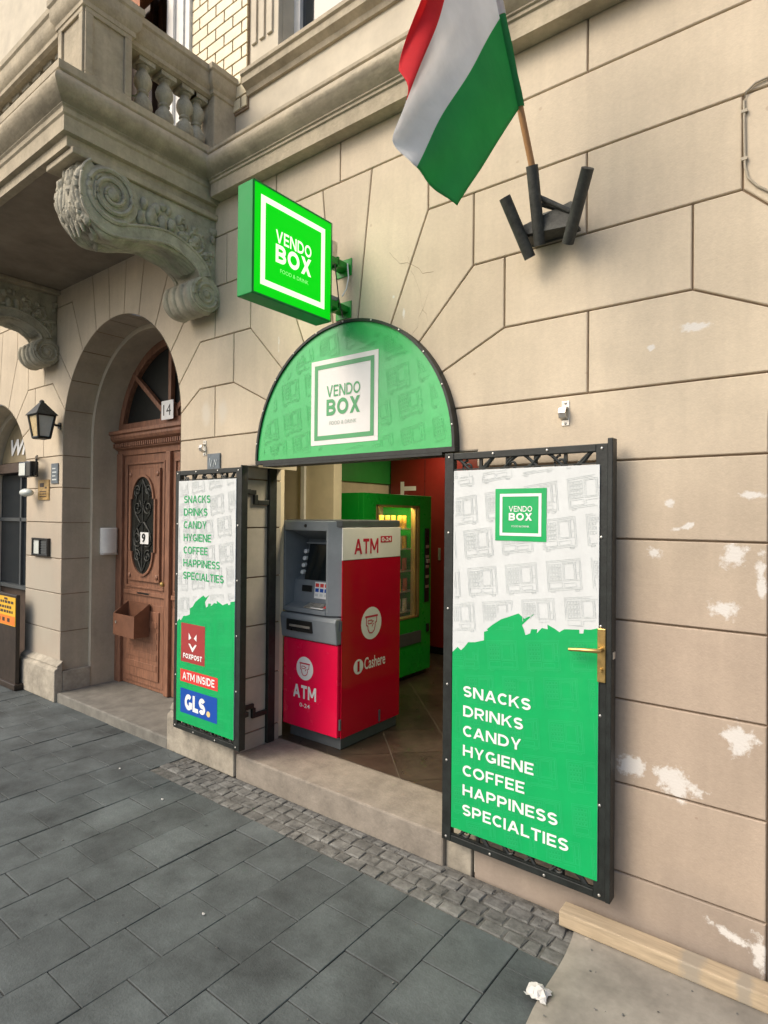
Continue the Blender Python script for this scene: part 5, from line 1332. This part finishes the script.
v2 = dup(VM, (-1.43, 2.0, zf)); v2.rotation_euler = (0, 0, PI); v2['label'] = 'unseen second green vending machine, added behind the wide gate leaf for glints on the ATM'  # unseen copy, added for warm reflections on the ATM side
# ------------------------------------------------------------------ red machine at the back
RM = thing('parcel_locker', 'dark red cabinet with white turned letter at the back of the shop', 'cabinet', (-3.6, 3.5, zf))
bx('cabinet', 'rred', RM, -4.40, -2.2, 3.24, 3.95, .24, 2.44, .006)
bx('base', 'black', RM, -4.38, -2.22, 3.28, 3.93, zf+.001, .24, .003)
g = MB(); fnr = plane_front(3.24)
flat(g, [(-4.249, 1.985), (-4.195, 1.985), (-4.195, 2.046), (-4.022, 2.046), (-4.022, 2.098), (-4.195, 2.098), (-4.195, 2.155), (-4.249, 2.155)], fnr, .002)
g.build('lettering', 'swhite', RM)
g = MB()
for xx in (-3.9, -3.35, -2.8): g.box(xx, xx+.004, 3.237, 3.24, .3, 2.4)
g.build('door_gap', 'black', RM)
bx('lock', 'steel', RM, -3.70, -3.67, 3.225, 3.24, 1.24, 1.38, .004)

# ------------------------------------------------------------------ flag and its holder
FH = thing('flag_holder', 'dark iron wall bracket with three flagpole tubes', 'flag holder', (-1.06, 0, 2.97))
g = MB(); g.prism([(-1.15, 2.985), (-.955, 2.985), (-.955, 3.125), (-1.11, 3.125), (-1.175, 3.09)], plane_front(0), 0, .012); g.build('wall_plate', 'greyiron', FH, .003)
tubes = [((-1.128, -.075, 2.905), (-1.186, -.215, 3.137)), ((-1.078, -.085, 2.945), (-1.060, -.215, 3.232)), ((-.955, -.075, 2.925), (-.822, -.215, 3.140))]
for a, b in tubes:
    A, B = Vector(a), Vector(b); d = (B-A).normalized()
    g = MB(); g.tube([A, B, B-d*.001, A+d*.05], [.0255, .0255, .019, .019], 18, caps=False); g.tube([A+d*.012, A+d*.02], .0245, 18)
    g.build('pole_tube', 'greyiron', FH, smooth=True)
g = MB(); g.box(-1.15, -.92, -.10, -.012, 2.99, 3.005)
g.prism([(-1.165, 3.0), (-.94, 2.98), (-.89, 3.06), (-.93, 3.085), (-1.165, 3.04)], plane_front(-.10), 0, .012)
g.tube([(-1.05, -.13, 3.10), (-1.0, -.03, 3.10)], .011, 8); g.tube([(-.90, -.13, 3.02), (-.97, -.02, 3.06)], .011, 8); g.tube([(-1.06, -.14, 3.13), (-.93, -.11, 3.04)], .012, 8)
g.build('strut', 'greyiron', FH, .002)
FG = thing('flag', 'red white and green striped flag hanging from a slanted wooden pole', 'flag', (-1.06, -.14, 3.02))
A, B = Vector(tubes[1][0]), Vector(tubes[1][1]); d = (B-A).normalized()
d2 = Vector((-.055, -.424, .905)).normalized()
P0 = A+d*.03; P1 = B
ptop = P1+d2*1.40
g = MB(); g.tube([P0, P1, P1+d2*.2, ptop], [.014, .014, .014, .012], 12); g.blob(ptop, .022, .022, .03); g.build('pole', 'pole', FG, smooth=True)
nu, nv = 54, 48
fl_ = MB()
H0 = P1+d2*.225
grid = []
def lerp(a, b, t): return a+(b-a)*t
fly_pts = [(0, Vector((-1.10, -.775, 2.835))), (.36, Vector((-1.11, -1.02, 2.88))), (.52, Vector((-1.14, -1.06, 2.96))), (.68, Vector((-1.13, -1.09, 3.05))), (.84, Vector((-1.17, -1.04, 3.20))), (1.0, Vector((-1.12, -.97, 3.45)))]
def flyp(t):
    for (a, p), (b, q) in zip(fly_pts, fly_pts[1:]):
        if t <= b+1e-9:
            s = (t-a)/(b-a); return p.lerp(q, s)
    return fly_pts[-1][1]
for j in range(nv+1):
    t = j/nv; h = H0+d2*(.985*t); e = flyp(t)
    for i in range(nu+1):
        s = i/nu
        p = h.lerp(e, s)
        sag = .035*math.sin(PI*s)*t
        p = p+Vector((.05*math.sin(7.5*t+2.2*s)*s*(1-.35*s)*(.25+t)+(.022*math.sin(17*t-4*s)*s+.035*math.sin(10*s-7*t)*s*(1.1-s))*min(1, .15+1.8*t), -.02*math.sin(5*t)*s*(1-s), -sag*.6+.006*math.sin(9*s+3*t)*s))
        grid.append(p)
fs = []
fl_.v = [tuple(p) for p in grid]
for j in range(nv):
    fl_.cur = 0 if (j+.5)/nv < 1/3 else (1 if (j+.5)/nv < 2/3 else 2)
    for i in range(nu): fl_.face((j*(nu+1)+i, j*(nu+1)+i+1, (j+1)*(nu+1)+i+1, (j+1)*(nu+1)+i))
sl2 = MB()
for cidx in range(3):
    sl2.cur = cidx; pa = H0+d2*(.985*cidx/3); pb = H0+d2*(.985*(cidx+1)/3); nn3 = 6
    sl2.tube([pa.lerp(pb, q/nn3) for q in range(nn3+1)], [.0185+.0012*math.sin(q*2+cidx) for q in range(nn3+1)], 12, caps=False)
sl2.build('sleeve', ['fgreen', 'fwhite', 'fred'], FG, smooth=True)
fo = fl_.build('cloth', ['fgreen', 'fwhite', 'fred'], FG, smooth=True)
sm_ = fo.modifiers.new('thick', 'SOLIDIFY'); sm_.thickness = .0012

# ------------------------------------------------------------------ small things on the walls
def door_hook(x, z, label):
    h = thing('door_catch', label, 'door catch', (x, 0, z), 'steel door catches on the wall')
    g = MB(); g.box(x-.018, x+.018, -.004, 0, z-.055, z+.055); g.build('base_plate', 'steel', h, .002)
    g = MB(); g.prism([(-.004, z-.03), (-.034, z-.022), (-.040, z+.0), (-.034, z+.022), (-.004, z+.03), (-.004, z+.022), (-.028, z+.015), (-.033, z), (-.028, z-.015), (-.004, z-.022)], lambda u, v, w: (w, u, v), x-.02, x+.012); g.build('clip', 'steel', h, .001)
    for zz in (z-.045, z+.045): MB().blob((x, -.005, zz), .006, .004, .006, 8, 5).build('screw', 'steel', h, smooth=True)
    return h
door_hook(-.987, 2.20, 'small steel door catch above the wide gate leaf on the right')
door_hook(-3.62, 2.21, 'small steel door catch above the narrow gate leaf with stickers')
pl = MB(); pl.box(-3.575, -3.435, -.012, 0, 2.03, 2.165); pl.cur = 1
for (a, b) in (((-3.545, 2.135), (-3.53, 2.07)), ((-3.53, 2.07), (-3.52, 2.12)), ((-3.50, 2.07), (-3.49, 2.12)), ((-3.49, 2.12), (-3.475, 2.08)), ((-3.475, 2.08), (-3.465, 2.12))):
    pl.tube([(a[0], -.0135, a[1]), (b[0], -.0135, b[1])], .003, 5)
tag(pl.build('wall_plaque', ['bluegrey', 'bline'], None, .002, loc=(-3.505, 0, 2.03)), 'blue grey plaque half hidden by the top of the narrow gate leaf', 'plaque')
pl = MB(); pl.box(-6.01, -5.875, -.012, 0, 2.02, 2.21); pl.cur = 1
for k in range(4): pl.box(-5.985, -5.90-.02*(k % 2), -.0135, -.0121, 2.05+.035*k, 2.062+.035*k)
tag(pl.build('wall_plaque', ['bluegrey', 'bline'], None, .002, loc=(-5.94, 0, 2.02)), 'dark blue grey plaque on the pillar left of the wooden door', 'plaque')
pl = MB(); pl.box(-6.29, -6.06, -.012, 0, 1.865, 2.06); pl.cur = 1; pl.box(-6.25, -6.16, -.014, -.0121, 1.99, 2.03); pl.box(-6.14, -6.10, -.014, -.0121, 1.975, 1.99)
for k in range(3): pl.box(-6.25, -6.11, -.014, -.0121, 1.895+.024*k, 1.903+.024*k)
tag(pl.build('wall_plaque', ['brasspl', 'shopbrown'], None, .002, loc=(-6.17, 0, 1.87)), 'brass coloured plaque on the pillar beneath the wall lantern', 'plaque')
ic = thing('intercom', 'black framed intercom box with a white left half on the left pillar', 'intercom', (-6.2, 0, 1.32))
g = MB(); g.box(-6.38, -6.03, -.03, 0, 1.32, 1.34); g.box(-6.38, -6.03, -.03, 0, 1.475, 1.495); g.box(-6.38, -6.36, -.03, 0, 1.34, 1.475); g.box(-6.05, -6.03, -.03, 0, 1.34, 1.475); g.box(-6.22, -6.2, -.03, 0, 1.34, 1.475)
g.build('housing', 'black', ic, .002); bx('name_panel', 'lens', ic, -6.36, -6.22, -.018, 0, 1.34, 1.475, 0)
g = MB(); g.box(-6.2, -6.05, -.016, 0, 1.34, 1.475)
for i in range(5): g.box(-6.185, -6.07, -.024, -.0161, 1.35+.025*i, 1.362+.025*i)
g.build('button_panel', 'atmdark', ic)
dp = thing('paper_dispenser', 'white rounded plastic box on the shaded side of the house doorway', 'dispenser', (-5.76, .42, 1.35))
g = MB(); xw = DOORC-ri
g.prism([(xw, .335), (xw+.035, .335), (xw+.062, .36), (xw+.072, .42), (xw+.062, .48), (xw+.035, .50), (xw, .50)], lambda u, v, w: (u, v, w), 1.345, 1.60); g.build('cover', 'white', dp, .010, True)
bx('base_tray', 'white', dp, xw, xw+.05, .345, .495, 1.335, 1.345, .002)
# house number sign hanging before the fanlight
hn = MB(); fn = plane_front(DY-.06); flat(hn, rect(-4.93, -4.745, 2.592, 2.762), fn, .0); hn.box(-4.93, -4.745, DY-.0599, DY-.055, 2.592, 2.762); hn.cur = 1
letters(hn, '14', fn, -4.90, -4.78, 2.628, 2.728, .001, .0)
tag(hn.build('house_number', ['twhite', 'black'], None, loc=(-4.9, DY-.06, 2.59)), 'square white sign with 14 above the dentil frieze of the wooden door', 'number sign')
# mailbox on the door
mb_ = thing('mailbox', 'open brown metal mailbox fixed to the lower wooden door', 'mailbox', (-5.31, .46, .57))
a0, a1 = -5.49, -5.13
g = MB(); yb_, yf_ = DY-.036, DY-.185
g.add([(a0, yf_, .60), (a1, yf_, .60), (a1, yf_, .80), (a0, yf_, .80), (a0, yb_, .60), (a1, yb_, .60), (a1, yb_, .90), (a0, yb_, .90)], [(0, 1, 2, 3), (0, 4, 5, 1), (0, 3, 7, 4), (1, 5, 6, 2), (4, 7, 6, 5)])
o = g.build('box', 'mailbrown', mb_); s2 = o.modifiers.new('thick', 'SOLIDIFY'); s2.thickness = .008; s2.offset = 0
MB().lathe([(.0, -.008), (.012, -.008), (.012, 0)], (a0+.05, yf_, .72), 12, 'y').build('lock', 'steel', mb_)
# lantern on the left pillar
LN = thing('wall_lantern', 'black iron lantern with amber and clear panes on the left pillar', 'lantern', (-5.83, -.2, 2.4))
cx, cy = -5.86, -.165
zt, zb = 2.635, 2.43; wt, wb = .096, .062
def corner(s, t_, z, w_): return (cx+s*w_, cy+t_*w_*.8, z)
g = MB()
for s in (-1, 1):
    for t_ in (-1, 1): g.tube([corner(s, t_, zb, wb), corner(s, t_, zt, wt)], .011, 6)
for z, w_ in ((zb, wb), (zt, wt)):
    cs = [corner(-1, -1, z, w_), corner(1, -1, z, w_), corner(1, 1, z, w_), corner(-1, 1, z, w_), corner(-1, -1, z, w_)]
    for p, q in zip(cs, cs[1:]): g.tube([p, q], .011, 6)
g.box(cx-wb, cx+wb, cy-wb*.8, cy+wb*.8, zb-.012, zb)
g.build('frame', 'iron', LN)
g = MB(); e = .026
base = [corner(-1, -1, zt+.0, wt+e), corner(1, -1, zt, wt+e), corner(1, 1, zt, wt+e), corner(-1, 1, zt, wt+e)]
topc = [corner(-1, -1, zt+.115, .025), corner(1, -1, zt+.115, .025), corner(1, 1, zt+.115, .025), corner(-1, 1, zt+.115, .025)]
g.add(base+topc, [(0, 1, 5, 4), (1, 2, 6, 5), (2, 3, 7, 6), (3, 0, 4, 7), (0, 3, 2, 1), (4, 5, 6, 7)]); g.blob((cx, cy, zt+.12), .022, .022, .025)
g.build('roof', 'greyiron', LN, .003)
def paneq(n, m, p, q): MB().add([p, q], []) if False else None
def lpane(m, i, j):
    cs = [(-1, -1), (1, -1), (1, 1), (-1, 1)]
    a, b = cs[i], cs[j]; g = MB()
    g.add([corner(a[0], a[1], zb, wb-.004), corner(b[0], b[1], zb, wb-.004), corner(b[0], b[1], zt, wt-.004), corner(a[0], a[1], zt, wt-.004)], [(0, 1, 2, 3)]); g.build('pane', m, LN)
lpane('amber', 0, 1); lpane('lens', 1, 2); lpane('lens', 2, 3); lpane('amber', 3, 0)
g = MB(); g.tube([(cx, -.0, 2.56), (cx, -.04, 2.56), (cx, cy+wt*.75, 2.58)], .011, 8); g.lathe([(.03, -.012), (.03, 0)], (cx, 0, 2.56), 14, 'y'); g.build('wall_arm', 'iron', LN, smooth=True)
# floodlight and small lamp by the neighbouring shop
fd = thing('floodlight', 'black floodlight bracketed to the wall edge beside the left shopfront', 'floodlight', (-6.3, -.1, 2.16))
bx('lamp_housing', 'black', fd, -6.42, -6.16, -.14, -.06, 2.085, 2.235, .01)
g = MB(); g.tube([(-6.16, -.10, 2.10), (-6.12, -.10, 2.10), (-6.12, -.10, 2.25), (-6.20, -.06, 2.29), (-6.32, -.02, 2.29), (-6.36, 0, 2.26)], .010, 8); g.build('bracket', 'black', fd, smooth=True)
bx('front_glass', 'lens', fd, -6.40, -6.26, -.146, -.14, 2.10, 2.22, .003)
sl_ = thing('ball_lamp', 'small white round lamp beside the left shopfront under the floodlight', 'lamp', (-6.45, -.1, 1.94))
MB().blob((-6.33, -.10, 1.935), .10, .055, .04, 16, 10).build('shade', 'lens', sl_, smooth=True)
MB().tube([(-6.45, 0, 1.95), (-6.43, -.06, 1.945), (-6.36, -.10, 1.94)], .009, 8).build('arm', 'steel', sl_, smooth=True)
# cable loop at the right edge
g = MB(); c = [(-.235, -.008, 3.366), (-.27, -.008, 3.362), (-.298, -.008, 3.342), (-.306, -.008, 3.31), (-.304, -.008, 3.18), (-.302, -.008, 3.06), (-.292, -.008, 3.015), (-.262, -.008, 2.975), (-.20, -.008, 2.92), (-.10, -.008, 2.86)]
g.tube(c, .0045, 8); g.tube([(-.10, -.008, 3.366), (-.235, -.008, 3.366)], .0045, 8)
for z in (3.27, 3.09): g.box(-.314, -.294, -.014, 0, z-.006, z+.006)
tag(g.build('cable', 'cable', None, smooth=True, loc=(-.3, 0, 3.1)), 'thin cream cable looped on the wall at the upper right', 'cable')
# menu stand at the far left
ms = thing('menu_stand', 'dark advertising stand with a yellow and orange flyer at the far left', 'stand', (-6.75, 0, 0))
g = MB(); g.box(-7.15, -6.43, -.14, -.10, .03, .93); g.box(-7.18, -6.40, -.16, -.05, 0, .06); g.build('board', 'stand', ms, .008)
g = MB(); g.box(-6.98, -6.435, -.146, -.1405, .62, .90); fn = plane_front(-.146); g.cur = 1; flat(g, rect(-6.975, -6.44, .625, .715), fn, .001); g.cur = 2
rg = random.Random(2)
for k, zz in enumerate((.835, .785, .740)):
    u = -6.95
    while u < -6.52:
        w_ = rg.uniform(.03, .07); flat(g, rect(u, u+w_, zz, zz+.026), fn, .001); u += w_+.015
flat(g, rect(-6.70, -6.62, .868, .89), fn, .001)
for u in (-6.95, -6.85, -6.74, -6.62): flat(g, rect(u, u+.06, .652, .69), fn, .002)
g.build('flyer', ['flyer', 'flyer2', 'shopbrown'], ms)

# ------------------------------------------------------------------ on the pavement
g = MB(); n = 10
g.add([(-.965, -.165, .012), (1.3, -.02, .012), (1.3, -.105+.0, .012)], []) if False else None
p = Vector((-.955, -.085, 0)); q = Vector((1.25, -.085+.16, 0)) if False else Vector((1.25, -.060, 0))
dd = (q-p).normalized(); nn_ = Vector((-dd.y, dd.x, 0))
ww, hh = .042, .062
pts = []
for t, jit in ((0, .0), (1, 0)):
    b = p.lerp(q, t)
    for s, z in ((-1, .016), (1, .016), (1, .016+hh), (-1, .016+hh)): pts.append(tuple(b+nn_*ww*s+Vector((0, 0, z))))
g.add(pts, [(0, 1, 2, 3), (4, 5, 6, 7), (0, 1, 5, 4), (1, 2, 6, 5), (2, 3, 7, 6), (3, 0, 4, 7)])
tag(g.build('timber_beam', 'plank', None, .006, loc=(0, -.08, .016)), 'raw timber beam lying along the foot of the wall', 'timber')
g = MB(); rg = random.Random(8)
nx, ny = 26, 16
for j in range(ny+1):
    for i in range(nx+1):
        u, v = i/nx, j/ny
        x = (-.90+.06*min(1, v*1.6)) + u*(1.6+.9); y = -.075-1.05*v
        if i == 0: x += .012*math.sin(v*9)
        z = .0145+.0025*math.sin(6*u+4*v)*math.sin(5*v+1)
        g.v.append((x, y, z))
for j in range(ny):
    for i in range(nx): g.face((j*(nx+1)+i, j*(nx+1)+i+1, (j+1)*(nx+1)+i+1, (j+1)*(nx+1)+i))
o = g.build('cardboard_sheet', 'board', None, smooth=True, loc=(0, -.5, .012)); s3 = o.modifiers.new('thick', 'SOLIDIFY'); s3.thickness = .004; s3.offset = -1
tag(o, 'large dusty grey sheet lying on the pavement in front of the timber beam', 'sheet')
g = MB(); rg = random.Random(14); nn2 = 7
for j in range(nn2+1):
    for i in range(nn2+1):
        u, v = i/nn2-.5, j/nn2-.5
        g.v.append((-.872+u*.078+rg.uniform(-.006, .006), -.53+v*.068+rg.uniform(-.006, .006), .019+.036*(1-4*u*u)*(1-4*v*v)*rg.uniform(.2, 1)+rg.uniform(0, .01)))
for j in range(nn2):
    for i in range(nn2): g.face((j*(nn2+1)+i, j*(nn2+1)+i+1, (j+1)*(nn2+1)+i+1, (j+1)*(nn2+1)+i))
o = g.build('crumpled_paper', 'paper', None, loc=(-.872, -.5, .02)); tag(o, 'crumpled white paper scrap by the corner of the grey sheet', 'paper')
for (x, y, s) in ((-3.28, -.52, .0080), (-3.9, -.45, .0070), (-2.2, -1.0, .0060)):
    g = MB(); rg = random.Random(int(s*1e5)); g.blob((x, y, .004+s*.35), s*1.3, s*.9, s*.5, 7, 5, .35)
    lab = {.0080: 'small white litter scrap on the pavement before the narrow gate leaf', .0070: 'small pale litter scrap on the pavement near the house door step', .0060: 'small pale litter scrap in the middle of the dark pavers'}[s]
    tag(g.build('litter_scrap', 'paper', None, loc=(x, y, 0)), lab, 'litter')
g = MB(); rg = random.Random(61)
for k in range(520):
    if k < 380: x = rg.uniform(-3.9, .2); y = -.05-abs(rg.gauss(0, .14)); z = .001
    elif k < 440: x = rg.uniform(-.85, .6); y = rg.uniform(-.9, -.16); z = .0185
    else: x = rg.uniform(-4.5, -.6); y = rg.uniform(-1.9, -.3); z = .001
    if z < .01 and x > -.98 and y < -.05: continue
    r_ = rg.uniform(.0012, .0042)
    g.blob((x, y, z+r_*.4), r_*rg.uniform(.8, 1.5), r_*rg.uniform(.8, 1.5), r_*.7, 5, 3, .25)
gr = g.build('grit', 'sett', None); gr['kind'] = 'stuff'; gr['label'] = 'loose grit and crumbs of mortar along the foot of the wall'
# plant on the balcony
pt = thing('potted_plant', 'green leafy plant in a clay pot behind the stone balusters', 'plant', (-4.0, -.45, 4.26))
MB().lathe([(.07, 4.262), (.10, 4.44), (.11, 4.44), (.11, 4.47), (.09, 4.47)], (-4.0, -.45, 0), 16).build('pot', 'awn', pt, smooth=True)
g = MB(); rg = random.Random(31)
for k in range(150):
    a = rg.uniform(0, 2*PI); el = rg.uniform(.1, 1.4); l = rg.uniform(.08, .26)
    b = Vector((-4.0, -.45, 4.47))+Vector((math.cos(a)*math.cos(el), math.sin(a)*math.cos(el), math.sin(el)))*l*rg.uniform(.3, 1)
    dv_ = Vector((math.cos(a), math.sin(a), rg.uniform(-.4, .6))).normalized()*.055; sd2 = Vector((-math.sin(a), math.cos(a), rg.uniform(-.3, .3)))*.018
    g.add([b, b+dv_*.5+sd2, b+dv_, b+dv_*.5-sd2], [(0, 1, 2, 3)])
g.build('leaves', 'leaf', pt)
